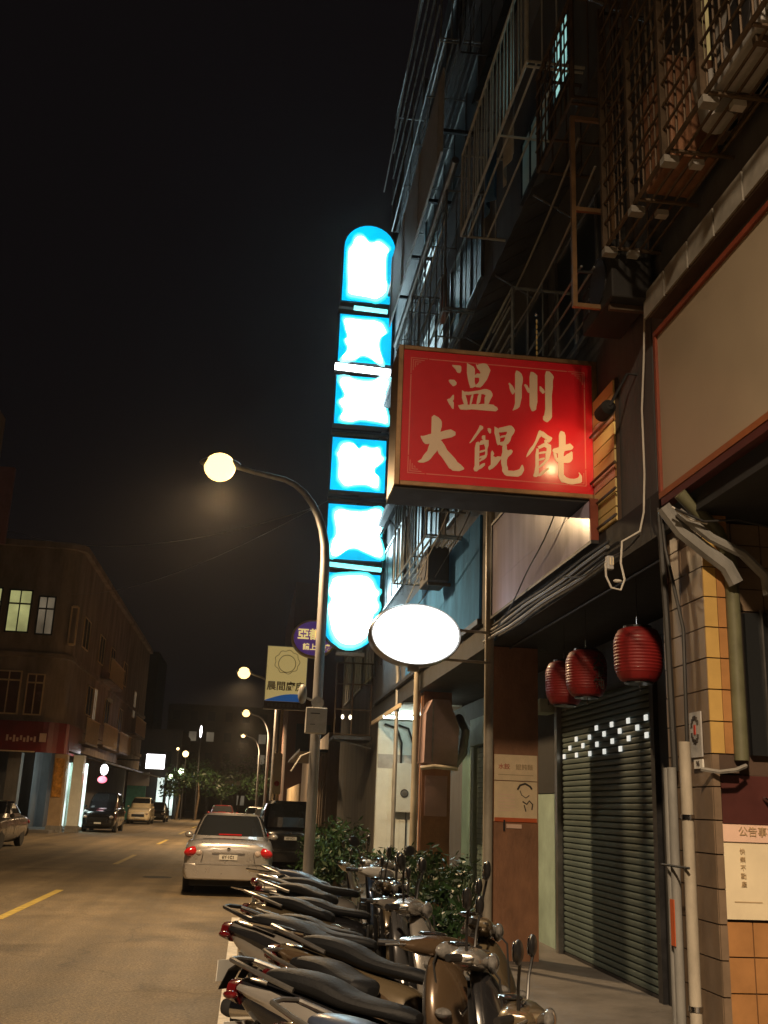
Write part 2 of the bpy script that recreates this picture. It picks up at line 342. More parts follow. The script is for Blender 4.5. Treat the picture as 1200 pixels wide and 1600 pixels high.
def point(name, loc, power, col, parent=None, r=.1, spot=None, aim=None):
    d = bpy.data.lights.new(name, 'SPOT' if spot else 'POINT'); d.energy = power; d.color = col; d.shadow_soft_size = r
    o = bpy.data.objects.new(name, d); C.objects.link(o); o.location = loc
    if spot: d.spot_size = R(spot); d.spot_blend = .6
    if aim is not None: o.rotation_euler = (Vector(aim)-Vector(loc)).to_track_quat('-Z', 'Y').to_euler()
    return o
GLYPH=[[(510,1430),(530,1430),(550,1430),(570,1430),(580,1420),(580,1400),(580,1380),(570,1360),(560,1360),(550,1360),(540,1370),(530,1390),(520,1400),(510,1410),(500,1420),(500,1430)],[(480,1290),(500,1290),(520,1290),(530,1280),(540,1270),(540,1250),(530,1240),(510,1230),(500,1240),(490,1250),(480,1260),(470,1280)],[(520,1150),(520,1120),(520,1110),(510,1090),(520,1080),(520,1060),(520,1040),(520,1020),(510,1020),(500,1030),(490,1050),(480,1060),(470,1080),(460,1100),(470,1110),(480,1110),(490,1120),(510,1150)],[(630,1460),(650,1450),(670,1440),(690,1430),(700,1410),(700,1390),(700,1350),(700,1290),(710,1260),(710,1250),(700,1240),(680,1230),(660,1230),(660,1240),(650,1270),(640,1310),(630,1370),(630,1430)],[(710,1460),(720,1450),(740,1460),(770,1470),(800,1470),(810,1460),(820,1450),(830,1430),(840,1410),(830,1380),(820,1350),(810,1320),(790,1290),(770,1260),(750,1240),(730,1240),(710,1240),(710,1240),(710,1260),(730,1280),(740,1300),(740,1330),(750,1350),(750,1380),(740,1400),(730,1410),(720,1420),(710,1450)],[(710,1360),(720,1370),(740,1370),(750,1370),(750,1360),(750,1340),(740,1330),(720,1330),(700,1330),(700,1350)],[(590,1200),(610,1190),(620,1180),(620,1160),(630,1130),(640,1090),(640,1060),(620,1060),(610,1070),(600,1100),(590,1130),(590,1180)],[(620,1190),(650,1190),(690,1200),(730,1210),(760,1220),(790,1230),(810,1230),(840,1220),(850,1210),(860,1190),(860,1170),(850,1150),(840,1130),(830,1100),(810,1080),(790,1080),(790,1100),(790,1120),(790,1150),(800,1170),(780,1180),(760,1180),(720,1180),(650,1160),(620,1160),(610,1180)],[(680,1170),(690,1170),(690,1150),(680,1100),(670,1070),(660,1070),(660,1090),(670,1150)],[(740,1180),(760,1190),(760,1160),(750,1100),(730,1080),(720,1080),(720,1100),(730,1160)],[(560,1060),(570,1060),(600,1070),(650,1070),(690,1080),(730,1080),(780,1090),(830,1090),(870,1090),(880,1080),(900,1070),(910,1050),(900,1040),(890,1030),(860,1030),(820,1030),(780,1030),(730,1030),(680,1030),(630,1020),(590,1020),(580,1020),(570,1030),(560,1050)],[(1010,1310),(1020,1300),(1030,1290),(1040,1280),(1050,1260),(1060,1240),(1060,1230),(1050,1210),(1040,1200),(1030,1210),(1020,1230),(1010,1260),(1010,1280),(1000,1300)],[(1070,1430),(1080,1430),(1100,1420),(1120,1400),(1130,1370),(1130,1330),(1120,1280),(1120,1230),(1120,1180),(1110,1130),(1100,1090),(1080,1070),(1060,1060),(1040,1050),(1040,1060),(1050,1080),(1060,1120),(1060,1170),(1060,1220),(1060,1280),(1060,1340),(1060,1400)],[(1150,1310),(1170,1300),(1180,1280),(1190,1270),(1190,1260),(1190,1240),(1190,1230),(1180,1230),(1170,1240),(1160,1260),(1150,1280),(1140,1300)],[(1200,1430),(1220,1430),(1240,1420),(1260,1400),(1260,1360),(1260,1290),(1260,1220),(1260,1150),(1250,1100),(1250,1080),(1240,1070),(1220,1060),(1210,1060),(1200,1080),(1190,1110),(1190,1180),(1190,1270),(1190,1380)],[(1280,1300),(1290,1300),(1300,1290),(1310,1280),(1320,1270),(1330,1250),(1320,1240),(1310,1230),(1300,1240),(1290,1250),(1280,1260),(1280,1280)],[(1340,1450),(1370,1450),(1390,1430),(1400,1420),(1410,1400),(1400,1360),(1400,1300),(1390,1220),(1390,1140),(1390,1070),(1390,1020),(1380,1000),(1370,990),(1350,970),(1340,970),(1320,980),(1310,990),(1310,1010),(1310,1020),(1320,1030),(1330,1090),(1330,1210),(1330,1310),(1330,1410)],[(350,950),(370,940),(390,930),(410,910),(420,890),(420,850),(410,810),(410,760),(410,730),(410,720),(410,690),(390,650),(380,620),(350,580),(330,550),(310,530),(270,510),(230,510),(220,520),(250,540),(270,580),(300,620),(310,660),(320,690),(320,720),(330,760),(330,800),(330,840),(330,890),(330,930)],[(240,750),(260,750),(290,760),(310,770),(340,780),(370,790),(410,800),(460,820),(500,830),(520,820),(540,810),(540,790),(540,780),(510,760),(480,750),(440,740),(400,720),(360,700),(330,690),(300,680),(280,680),(260,700),(250,720),(240,740)],[(380,720),(400,730),(420,720),(450,680),(470,640),(510,600),(540,570),(560,540),(590,520),(620,490),(620,480),(600,470),(580,460),(540,460),(520,460),(510,470),(490,480),(470,510),(450,540),(420,580),(400,600),(390,620),(380,650),(370,690)],[(760,890),(780,880),(780,860),(760,840),(740,810),(720,780),(700,750),(670,720),(660,720),(680,750),(700,790),(720,820),(740,860),(750,890)],[(820,870),(840,870),(850,860),(850,850),(850,830),(840,820),(830,830),(820,850)],[(780,800),(800,800),(800,790),(800,770),(800,760),(780,760),(770,770),(770,790)],[(720,730),(740,740),(750,730),(750,700),(750,650),(750,570),(750,520),(740,490),(730,470),(710,470),(700,490),(710,520),(710,580),(710,680)],[(760,750),(790,760),(820,760),(830,760),(830,740),(830,710),(820,680),(820,630),(810,600),(790,580),(770,570),(760,560),(750,560),(750,570),(760,580),(780,600),(800,630),(800,690),(790,720),(760,710),(750,710),(750,730)],[(760,660),(790,670),(800,670),(800,660),(790,650),(760,640),(750,640),(750,650)],[(760,610),(790,620),(800,620),(800,610),(790,600),(760,590),(750,590),(750,600)],[(720,490),(750,520),(770,540),(790,550),(800,550),(800,530),(790,520),(770,500),(750,490),(730,470),(720,470),(720,470)],[(880,890),(900,880),(920,870),(920,830),(930,790),(930,750),(930,730),(910,720),(900,740),(890,790),(880,830),(880,870)],[(920,880),(950,890),(980,900),(1010,910),(1030,910),(1050,890),(1060,870),(1050,840),(1030,810),(1020,770),(1000,740),(980,730),(960,720),(940,720),(920,730),(920,740),(930,750),(960,760),(970,780),(980,820),(990,840),(990,850),(980,850),(940,840),(920,840),(910,860)],[(940,810),(980,820),(990,820),(990,810),(970,800),(940,790),(930,790),(930,800)],[(860,670),(870,660),(880,640),(870,620),(890,610),(910,620),(930,620),(940,620),(940,600),(920,570),(900,540),(870,510),(840,490),(830,500),(830,520),(850,540),(850,570),(850,600),(850,620),(850,650)],[(960,730),(980,740),(990,720),(990,690),(1000,680),(1020,690),(1030,690),(1040,680),(1040,670),(1030,650),(1020,640),(1000,620),(990,590),(990,550),(1000,520),(1000,500),(1020,500),(1050,500),(1080,510),(1100,520),(1110,540),(1120,560),(1130,560),(1140,530),(1140,510),(1130,490),(1120,470),(1090,450),(1050,450),(1020,450),(990,450),(970,460),(950,490),(950,520),(940,560),(940,620),(950,660),(950,710)],[(1280,890),(1300,880),(1300,870),(1300,840),(1280,820),(1260,780),(1240,740),(1220,700),(1190,660),(1160,630),(1160,640),(1170,670),(1190,710),(1220,750),(1240,790),(1250,820),(1260,850),(1270,880)],[(1310,880),(1350,850),(1370,840),(1390,830),(1390,820),(1380,800),(1370,790),(1360,780),(1350,790),(1340,810),(1320,820),(1300,830),(1290,850),(1290,880)],[(1250,720),(1270,720),(1270,690),(1270,620),(1270,570),(1270,530),(1270,490),(1260,470),(1250,460),(1230,460),(1220,470),(1230,500),(1240,560),(1240,660)],[(1280,750),(1310,770),(1340,780),(1360,770),(1380,760),(1380,740),(1380,700),(1370,660),(1360,630),(1330,590),(1310,570),(1280,550),(1270,540),(1270,550),(1280,570),(1310,600),(1330,630),(1330,680),(1340,710),(1340,730),(1320,740),(1280,720),(1270,720),(1260,740)],[(1280,690),(1320,700),(1340,700),(1340,690),(1320,680),(1280,670),(1270,670),(1270,680)],[(1280,630),(1310,640),(1330,640),(1320,630),(1310,620),(1280,610),(1270,610),(1270,620)],[(1270,490),(1300,520),(1330,540),(1340,550),(1350,550),(1360,540),(1350,530),(1330,510),(1310,490),(1280,470),(1270,470),(1260,470)],[(1330,810),(1350,800),(1350,800),(1350,780),(1340,770),(1330,770),(1320,780),(1320,800)],[(1470,900),(1500,890),(1510,860),(1510,810),(1510,770),(1500,730),(1490,680),(1490,630),(1490,580),(1490,530),(1490,500),(1510,480),(1540,470),(1580,470),(1610,480),(1620,490),(1630,510),(1620,530),(1630,530),(1650,500),(1650,470),(1650,450),(1640,440),(1610,430),(1570,420),(1530,420),(1490,430),(1470,430),(1450,460),(1440,490),(1440,540),(1440,590),(1440,650),(1440,710),(1450,760),(1450,810),(1450,860),(1460,890)],[(1400,730),(1430,740),(1470,760),(1520,780),(1550,790),(1570,770),(1580,760),(1570,740),(1550,730),(1510,720),(1470,700),(1440,690),(1410,690),(1400,690),(1400,700),(1390,710)],[(1400,700),(1420,690),(1430,680),(1430,650),(1440,650),(1470,660),(1500,670),(1520,690),(1540,700),(1560,720),(1570,710),(1570,670),(1570,650),(1560,630),(1550,620),(1530,610),(1500,610),(1460,610),(1430,610),(1420,620),(1410,640),(1400,680)]]
BLOB=[[(30,1559),(36,1564),(43,1566),(50,1564),(56,1559),(61,1552),(66,1548),(72,1548),(78,1549),(85,1554),(91,1555),(98,1552),(105,1547),(113,1540),(117,1535),(118,1530),(116,1526),(112,1521),(110,1500),(111,1463),(113,1442),(116,1437),(117,1428),(116,1414),(112,1405),(107,1399),(101,1394),(93,1388),(86,1386),(78,1388),(67,1390),(54,1391),(40,1392),(26,1393),(18,1398),(17,1407),(16,1415),(17,1420),(16,1435),(14,1458),(13,1480),(13,1502),(13,1516),(14,1522),(16,1528),(20,1533),(24,1541),(26,1551)],[(13,1330),(22,1332),(33,1332),(44,1331),(64,1331),(91,1332),(108,1326),(115,1314),(119,1306),(120,1302),(117,1297),(110,1292),(105,1286),(103,1279),(102,1269),(103,1257),(107,1242),(114,1224),(113,1215),(105,1215),(96,1219),(86,1227),(75,1232),(65,1234),(55,1231),(47,1223),(33,1218),(14,1216),(10,1223),(22,1240),(25,1253),(19,1262),(16,1269),(16,1272),(18,1275),(22,1278),(22,1286),(17,1299),(14,1312),(10,1324)],[(14,1172),(24,1174),(35,1173),(46,1169),(61,1167),(79,1167),(93,1170),(103,1177),(113,1180),(123,1179),(129,1177),(131,1171),(130,1162),(125,1147),(123,1137),(125,1130),(126,1124),(127,1119),(126,1113),(124,1108),(126,1097),(131,1079),(133,1068),(132,1061),(127,1059),(117,1061),(105,1063),(89,1064),(76,1065),(65,1065),(55,1062),(46,1058),(36,1057),(23,1058),(16,1061),(14,1066),(16,1073),(21,1081),(20,1090),(14,1098),(10,1104),(10,1109),(12,1113),(18,1117),(22,1122),(23,1128),(19,1137),(12,1149),(8,1159),(9,1167)],[(24,1002),(32,1005),(41,1006),(50,1004),(56,999),(61,992),(66,991),(72,998),(81,999),(90,996),(100,996),(110,999),(116,995),(117,984),(120,977),(125,973),(125,968),(121,961),(115,955),(106,947),(103,941),(104,934),(108,929),(114,926),(116,917),(116,903),(114,895),(109,894),(102,896),(93,900),(81,902),(67,901),(53,898),(41,894),(32,896),(25,903),(21,908),(18,912),(17,926),(17,951),(15,966),(12,971),(11,976),(14,981),(17,988),(19,996)],[(14,833),(23,839),(32,840),(41,837),(55,836),(75,836),(91,839),(103,845),(112,847),(120,846),(125,842),(127,835),(125,826),(121,815),(122,806),(128,800),(128,793),(123,785),(123,775),(128,761),(131,749),(133,739),(132,731),(128,727),(116,728),(98,735),(84,740),(73,745),(63,746),(52,744),(41,737),(30,727),(20,722),(11,724),(7,734),(9,752),(13,765),(18,771),(19,781),(18,793),(15,807),(12,822)],[(25,678),(40,681),(58,683),(80,685),(96,684),(105,679),(112,671),(117,659),(122,652),(127,649),(128,643),(123,634),(123,626),(127,619),(128,611),(126,604),(122,598),(118,595),(115,586),(113,571),(111,558),(108,546),(100,535),(87,524),(73,518),(57,517),(43,521),(31,531),(21,548),(14,574),(10,591),(8,600),(9,609),(15,618),(15,627),(9,636),(8,645),(11,654),(14,663),(16,672)]]
# ---------------------------------------------------------------- ground
W = 2.8
MB().box(-150, 150, -60, 400, -.3, 0).build('road', MT['asphalt'], kind='structure')
MB().box(2.15, 4.6, -14, 60, 0, .12).build('pavement', MT['pave'], kind='structure')
MB().box(2.03, 2.147, -14, 60, 0, .125).build('kerb', MT['kerb'], kind='structure')
MB().box(-30, -8.9, 50.5, 98, 0, .12).build('far_pavement', MT['pave'], kind='structure')
for i, (a, b) in enumerate(((.5, 16.9), (22.5, 42), (46, 90))):
    MB().box(-.11, .01, a, b, 0, .004).build('edge_line', MT['white_paint'], kind='structure')
for a in (1.5, 15.9, 29.3, 42.8, 56, 69.5):
    MB().box(-3.42, -3.28, a, a+5.0, 0, .004).build('lane_dash', MT['yellow_paint'], kind='structure')
MB().box(-9.6, -8.9, 51, 98, .12, .124).build('threshold', MT['kerb'], kind='structure')
# manhole and repair patch
MB().lathe([(.33, 0), (.33, .004)], (-1.9, 25.0, 0), 2, 24).build('manhole_cover', MT['matte'], label='round iron manhole cover in the near road lane', cat='manhole cover')

# ---------------------------------------------------------------- right-hand terrace
def window(parent, y0, y1, z0, z1, pane_m, x=W, n=2, fm=None):
    f = MB(); t = .045; xa, xb = x-.05, x+.02
    f.box(xa, xb, y0, y0+t, z0, z1); f.box(xa, xb, y1-t, y1, z0, z1)
    f.box(xa, xb, y0+t, y1-t, z0, z0+t); f.box(xa, xb, y0+t, y1-t, z1-t, z1)
    for k in range(1, n):
        yy = y0+(y1-y0)*k/n; f.box(xa+.008, xb, yy-.018, yy+.018, z0+t, z1-t)
    w = f.build('window', fm or MT['steel'], parent)
    MB().box(x-.026, x-.012, y0+t, y1-t, z0+t, z1-t).build('pane', pane_m, w)
    return w

def building(label, y0, y1, top, wall_m, backx=3.9, ceil=3.62):
    b = thing('shop_house', label, 'building', (W+1.5, (y0+y1)/2, 0))
    MB().box(W, 11, y0, y1-.004, ceil+.33, top).build('wall', wall_m, b)
    MB().box(backx, 11, y0, y1-.004, .12, ceil-.03).build('shop_front_wall', MT['concrete_dark'], b)
    MB().box(W-.06, 11, y0, y1-.004, ceil, ceil+.32).build('arcade_beam', MT['matte'], b)
    for z in (8.1, 11.1, 14.1):
        if z < top: MB().box(W-.22, W-.003, y0+.02, y1-.02, z-.09, z+.05).build('ledge', MT['concrete_dark'], b)
    return b

bA = building('near shop house on the right, above the big blank beige sign', -1.0, 6.82, 17, MT['concrete_dark'])
bB = building('shop house holding the green shutter and red lanterns', 6.83, 12.25, 17, MT['concrete_dark'])
bC = building('shop house behind the white oval sign with a teal fascia', 12.26, 19.2, 17, MT['concrete_dark'])
bD = building('shop house with the bright white tiled arcade wall, beside the tall blue sign', 19.21, 24.2, 17.5, MT['concrete_dark'])

# upper windows
window(bB, 8.62, 9.22, 9.05, 10.0, EM['win_teal'], n=2, fm=MT['dark_metal'])
window(bB, 9.35, 10.6, 8.75, 9.6, EM['win_teal_dim'], n=3, fm=MT['dark_metal'])
window(bB, 7.3, 9.2, 5.9, 7.2, MT['pane'], n=3)
window(bB, 9.6, 11.8, 5.9, 7.2, MT['pane'], n=3)
window(bB, 7.4, 11.6, 11.9, 13.2, MT['pane'], n=4)
window(bC, 12.8, 15.2, 9.0, 10.4, MT['pane'], n=3); window(bC, 15.8, 18.4, 9.0, 10.4, MT['pane'], n=3)
window(bC, 12.8, 15.2, 5.9, 7.3, MT['pane'], n=3); window(bC, 15.8, 18.4, 5.9, 7.3, MT['pane'], n=3)
window(bC, 13.2, 18.2, 11.8, 13.2, MT['pane'], n=5); window(bC, 13.2, 18.2, 14.9, 16.2, MT['pane'], n=5)
window(bA, 3.9, 5.1, 6.0, 7.4, MT['pane'], n=2)
window(bA, 5.45, 5.75, 5.95, 7.3, EM['win_amber'], n=1)
window(bA, 2.0, 3.6, 6.0, 7.4, EM['win_orange'], n=2)
window(bD, 19.8, 23.4, 6.0, 7.4, MT['pane'], n=4); window(bD, 19.8, 23.4, 9.0, 10.4, MT['pane'], n=4)
window(bA, 1.0, 3.6, 9.2, 10.6, MT['pane'], n=3); window(bA, 4.3, 6.3, 9.2, 10.6, MT['pane'], n=3)

# tile ledge above the beige sign (street-parallel strip of pale tiles)
MB().box(W-.1, W-.003, .2, 6.6, 5.26, 5.50).build('ledge_backing', MT['grout'], bA)
t0 = MB().box(W-.115, W-.1, .22, .60, 5.28, 5.48).build('tile', MT['tile_gray'], bA)
for k in range(1, 16): inst(t0, (0, .405*k, 0))

# ---- pillar between the near building and the shuttered shop (y 6.13..6.82)
MB().box(W+.012, W+.045, 6.142, 6.8, .12, 1.98).box(W+.012, W+.175, 6.142, 6.8, 1.985, 3.6).build('pillar', MT['grout'], bA)
# street face tiles
ty = [6.15, 6.47, 6.80]
zz = .14; first = None
while zz < 3.5:
    h = .188
    for a, b_ in ((6.145, 6.465), (6.475, 6.80)):
        MB().box(W-.004+rnd.uniform(0, .004), W+.012, a, b_, zz, zz+h).build('tile', MT['tile_beige'], bA)
    # camera-facing strip: two narrow tiles beside one another, lamplight put into the upper colours
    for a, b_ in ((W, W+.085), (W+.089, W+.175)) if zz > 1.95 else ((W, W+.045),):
        MB().box(a, b_, 6.13+rnd.uniform(0, .003), 6.142, zz, zz+h).build('tile', (MT['tile_lamplit'] if a == W else MT['tile_orange']) if zz > 1.95 else MT['tile_beige'], bA)
    zz += h+.008
# ---- end wall under the beige sign, facing the camera
MB().box(W+.046, 4.9, 6.25, 6.4, .12, 1.98).box(W+.18, 4.9, 6.25, 6.4, 1.981, 3.6).build('end_wall', MT['grout'], bA)
x = W+.05
for i in range(7):
    for j in range(5):
        MB().box(x+i*.205, x+i*.205+.197, 6.236+rnd.uniform(0, .004), 6.25, .14+j*.198, .14+j*.198+.19).build('tile', MT['tile_orange'], bA)
for i in range(7):
    for j in range(4):
        MB().box(x+i*.205, x+i*.205+.197, 6.236+rnd.uniform(0, .004), 6.25, 3.02+j*.148, 3.02+j*.148+.14).build('tile', MT['tile_beige'], bA)
MB().box(W+.3, 4.8, 6.2, 6.249, 2.1, 3.0).build('dark_window', MT['glass'], bA)
for s_ in (0, .055):
    MB().box(W+.40+s_, W+.412+s_, 6.18, 6.2, 2.08, 3.02).build('window_rail', MT['steel'], bA)
MB().box(W+.09, 4.8, 6.22, 6.249, 1.70, 1.975).build('side_panel', MT['dark_red'], bA)
hd = MB(); hd.tube([(3.16, 6.215, 1.845), (3.17, 6.185, 1.83), (3.26, 6.185, 1.83), (3.27, 6.215, 1.845)], .012, 8)
hd.build('handle', MT['chrome'], bA, smooth=True)

# corner guard on the pillar
MB().tube([(W+.185, 6.118, 2.06), (W+.185, 6.118, 3.3), (W+.10, 6.10, 3.5), (W-.15, 6.09, 3.74)], .045, 10).build('drain_pipe', MT['pipe_g'],
    smooth=True, label='olive green drain pipe running down beside the tiles coloured yellow as if lit', cat='pipe')
# slat panel right of the red sign, lamplight put into the yellow boards
yl = thing('slat_window', 'boarded window with dark bars, lamplight in its yellow colour, between the red and beige signs', 'window', (W, 7.8, 3.9))
MB().box(W-.03, W-.002, 7.56, 8.12, 3.96, 5.2).build('backing', MT['grout'], yl)
for k in range(10):
    MB().box(W-.045, W-.03, 7.575, 8.10, 3.975+k*.122, 4.085+k*.122).build('board', MT['tile_orange'] if k % 4 == 3 else MT['board_lamplit'], yl)
for z in (4.0, 4.22, 4.44, 4.86):
    MB().tube([(W-.07, 7.5, z), (W-.07, 8.2, z)], .012, 6).build('bar', MT['rust'], yl)

# ---- poster column, y 12
MB().box(W, W+.54, 12.0, 12.2, .12, 3.61).build('column', MT['redbrown'], bB)
for z in (0.6, 1.2): pass
# ---- mint wall piece and black panel painting the niche's shade beside the shutter
MB().box(3.86, 3.899, 12.86, 14.6, .12, 1.95).build('mint_panel', MT['mint'], bC)
MB().box(3.85, 3.899, 12.86, 15.1, 1.96, 3.55).build('niche_shade_panel', MT['matte'], bC)
MB().box(3.84, 3.885, 12.84, 13.05, .12, 1.95).build('mint_post', MT['mint_d'], bC)
# ---- column 2, y 17.2
MB().box(W+.02, W+.50, 17.2, 17.5, .12, 3.61).build('column', MT['redbrown'], bC)
MB().box(3.84, 3.899, 15.2, 18.9, .12, 3.0).build('dark_doorway', MT['mint_d'], bC)
# mint roller shutter further down the arcade
sh2 = thing('roller_shutter', 'pale mint roller shutter seen past the lamp-lit brown column', 'shutter', (3.8, 16.4, .12))
MB().box(3.79, 3.82, 15.7, 17.35, .14, 2.7).build('backing', MT['mint_d'], sh2)
s0 = MB().box(3.765, 3.79, 15.72, 17.33, .16, .232).build('slat', MT['mint'], sh2, bevel=.008)
for k in range(1, 32): inst(s0, (0, 0, .08*k))
MB().box(3.72, 3.80, 17.36, 17.62, .12, 2.75).build('post', MT['mint'], sh2)
MB().box(3.70, 3.83, 15.7, 17.6, 2.76, 3.2).build('shutter_box', MT['mint'], sh2)
# ---- white tiled cross wall at y 23.2
MB().box(W, 3.9, 23.25, 23.4, .12, 3.61).build('tiled_cross_wall', MT['white_tile'], bD)
for i in range(4):
    for j in range(8):
        MB().box(W+.01+i*.265, W+.01+i*.265+.261, 23.236+rnd.uniform(0, .003), 23.25, .14+j*.43, .14+j*.43+.426).build('tile', MT['white_tile'], bD)
MB().box(W+.01, 3.89, 23.228, 23.236, 2.55, 2.85).build('blue_grey_band', MT['box_grey'], bD)
MB().box(W-.02, 3.9, 19.3, 23.2, 3.585, 3.619).build('soffit', MT['white_tile'], bD)
MB().box(W-.10, W-.06, 19.3, 23.9, 3.52, 3.60).build('beam_edge', MT['paper'], bD)

# ---- green roller shutter of the lantern shop (plane x 3.85)
sh = thing('roller_shutter', 'dark green roller shutter with rows of lit square openings near its top', 'shutter', (3.85, 11.2, .12))
MB().box(3.875, 3.895, 9.5, 12.8, .13, 3.05).build('backing', MT['mint_d'], sh)
YS0, YS1 = 9.62, 12.72
s0 = MB().loft([[(3.875, y, .15), (3.845, y, .158), (3.838, y, .185), (3.845, y, .205), (3.875, y, .212)] for y in (YS0, YS1)]).build('slat', MT['shutter'], sh, smooth=True)
nsl = 44
for k in range(1, nsl): inst(s0, (0, 0, .065*k))
hole = None
for row in range(4):
    for k in range(6):
        yy = 9.80 + k*.50 + (.25 if row % 2 else 0); zz = 2.63 - row*.09
        if row in (0,) and k > 3: continue
        yy += rnd.uniform(-.012, .012); zz += rnd.uniform(-.006, .006)
        if (row, k) in ((1, 5), (3, 0)): continue
        if hole is None: hole = MB().box(3.826, 3.84, yy, yy+.075, zz, zz+.055).build('lit_opening', EM['hole'], sh); h0 = (yy, zz)
        else: inst(hole, (0, yy-h0[0], zz-h0[1]))
for y in (YS0-.1, YS1):
    MB().box(3.78, 3.87, y, y+.1, .12, 3.02).build('guide_rail', MT['steel'] if y > 12 else MT['dark_metal'], sh)
MB().box(3.70, 3.88, YS0-.1, YS1+.1, 3.03, 3.40).build('shutter_box', MT['matte'], sh)
MB().box(3.84, 3.876, YS0, YS1, .12, .15).build('bottom_bar', MT['dark_metal'], sh)
MB().box(3.3, 3.9, 6.9, 6.98, .12, 3.6).build('side_wall', MT['concrete_dark'], bB)
MB().box(3.82, 3.899, 6.99, 9.50, .12, 3.4).build('dark_door', MT['matte'], bB)
MB().box(3.62, 3.84, 12.9, 13.35, 2.95, 3.12).build('mint_box', MT['mint'], bC)

# ---- fascias and signs on the terrace front
MB().box(W-.035, W-.003, 12.7, 19.1, 4.02, 5.45).build('teal_fascia', MT['teal'], bC)
tr = thing('fascia_rail', 'dark sloping edge strip under the teal fascia above the oval sign', 'rail', (W-.1, 15, 3.98))
MB().box(W-.12, W-.06, 12.4, 23.5, 3.94, 4.01).build('strip', MT['dark_metal'], tr)

wp = thing('blank_sign_panel', 'blank whitish acrylic shop sign with a lavender tint, below the red sign', 'sign', (W-.1, 10.2, 3.97))
MB().box(W-.13, W-.062, 7.95, 11.64, 3.87, 3.90).build('bottom_frame', MT['dark_metal'], wp)
MB().box(W-.13, W-.062, 8.62, 11.64, 5.0, 5.03).build('top_frame', MT['dark_metal'], wp)
for y in (7.95, 11.61): MB().box(W-.13, W-.062, y, y+.03, 3.9, 4.26 if y < 9 else 5.0).build('side_frame', MT['red_trim'] if y < 9 else MT['dark_metal'], wp)
MB().box(W-.115, W-.075, 7.98, 11.61, 3.9, 4.26).box(W-.115, W-.075, 8.63, 11.61, 4.262, 5.0).build('panel', MT['white_panel'], wp)

bs = thing('blank_beige_sign', 'big blank beige shop sign with an orange-red border at the right edge', 'sign', (W-.15, 3.5, 3.9))
MB().box(W-.115, W-.062, -.6, 6.44, 3.86, 5.03).build('panel', MT['beige_sign'], bs)
MB().box(W-.135, W-.062, -.64, 6.475, 3.815, 3.858).build('bottom_trim', MT['trim_o'], bs)
MB().box(W-.135, W-.062, -.64, 6.475, 5.032, 5.07).build('top_trim', MT['red_trim'], bs)
MB().box(W-.135, W-.062, 6.442, 6.475, 3.86, 5.03).build('side_trim', MT['red_trim'], bs)
MB().box(W-.13, W+.9, -.6, 6.45, 3.76, 3.812).build('soffit', MT['dark_red'], bs)

# bundle of cables along the beam under the white panel
for k in range(4):
    zz = 3.80 - k*.055
    pts = [(W-.10-.012*k, 7.6+ i*.62, zz + .012*math.sin(i*1.7+k)) for i in range(8)]
    MB().tube(pts, .013 + .004*(k % 2), 6).build('cable', MT['pvc_g'] if k % 2 else MT['cable'], label=['topmost black cable', 'second grey conduit', 'third black cable', 'lowest grey conduit'][k]+' clipped along the beam under the white panel', cat='cable', group='cables along the arcade beam')

# ---------------------------------------------------------------- window cages
def cage(label, y0, y1, z0, z1, xf=2.2, bm='iron', vs=.14, hs=0, posts=.6, fl=0, parts_back=True, bar_r=.008, ends=True):
    c = thing('window_cage', label, 'window cage', (W, (y0+y1)/2, z0), group='window cages on the terrace front')
    m = MT[bm]
    f = MB(); r = .018
    for z in (z0, z1):
        f.tube([(W-.02, y0, z), (xf, y0, z), (xf, y1, z), (W-.02, y1, z)], r, 6)
    for y in (y0, y1): f.tube([(xf, y, z0), (xf, y, z1)], r, 6)
    f.build('frame', m, c)
    n = int((y1-y0)/vs) if vs else 0
    if vs:
        b0 = MB().tube([(xf, y0+vs/2, z0), (xf, y0+vs/2, z1)], bar_r, 5).build('bar', m, c)
        for k in range(1, n):
            o = inst(b0, (0, vs*k + rnd.uniform(-.012, .012), 0)); o.location.x += rnd.uniform(-.01, .01)
    if hs:
        b1 = MB().tube([(xf-.02, y0, z0+hs), (xf-.02, y1, z0+hs)], bar_r*1.2, 5).build('rail', m, c)
        for k in range(1, int((z1-z0)/hs)): inst(b1, (0, 0, hs*k))
    if fl:
        k0 = MB().tube([(xf+.1, y0, z0), (xf+.1, y1, z0)], bar_r*1.3, 5).build('floor_bar', m, c)
        for k in range(1, fl): inst(k0, ((W-xf-.12)/fl*k, 0, 0))
        k1 = MB().tube([(xf, y0+.05, z0-.02), (W-.02, y0+.05, z0-.02)], .014, 5).build('floor_joist', m, c)
        for k in range(1, max(2, int((y1-y0)/posts))): inst(k1, (0, posts*k, 0))
    if ends:
        for y in (y0, y1):
            for k in range(1, 4):
                MB().tube([(xf+(W-xf)*k/4, y, z0), (xf+(W-xf)*k/4, y, z1)], bar_r, 5).build('end_bar', m, c)
    return c
cg = cage('rusty lattice window cage above the beige sign, packed with stored things', 3.63, 6.55, 5.78, 7.9, 2.36, 'rust', vs=.11, hs=.17, fl=4, posts=.55)
for k, y in enumerate((4.82, 5.40, 5.98, 6.53)):
    MB().box(2.325, 2.36, y-.02, y+.02, 5.76, 7.9).build('post', MT['rust'], cg)
    MB().box(2.33, 2.43, y-.035, y+.035, 5.705, 5.755).build('bracket', MT['kerb'], cg)
    MB().box(2.52, 2.60, y-.03, y+.03, 5.71, 5.75).build('bracket', MT['box_grey'], cg)
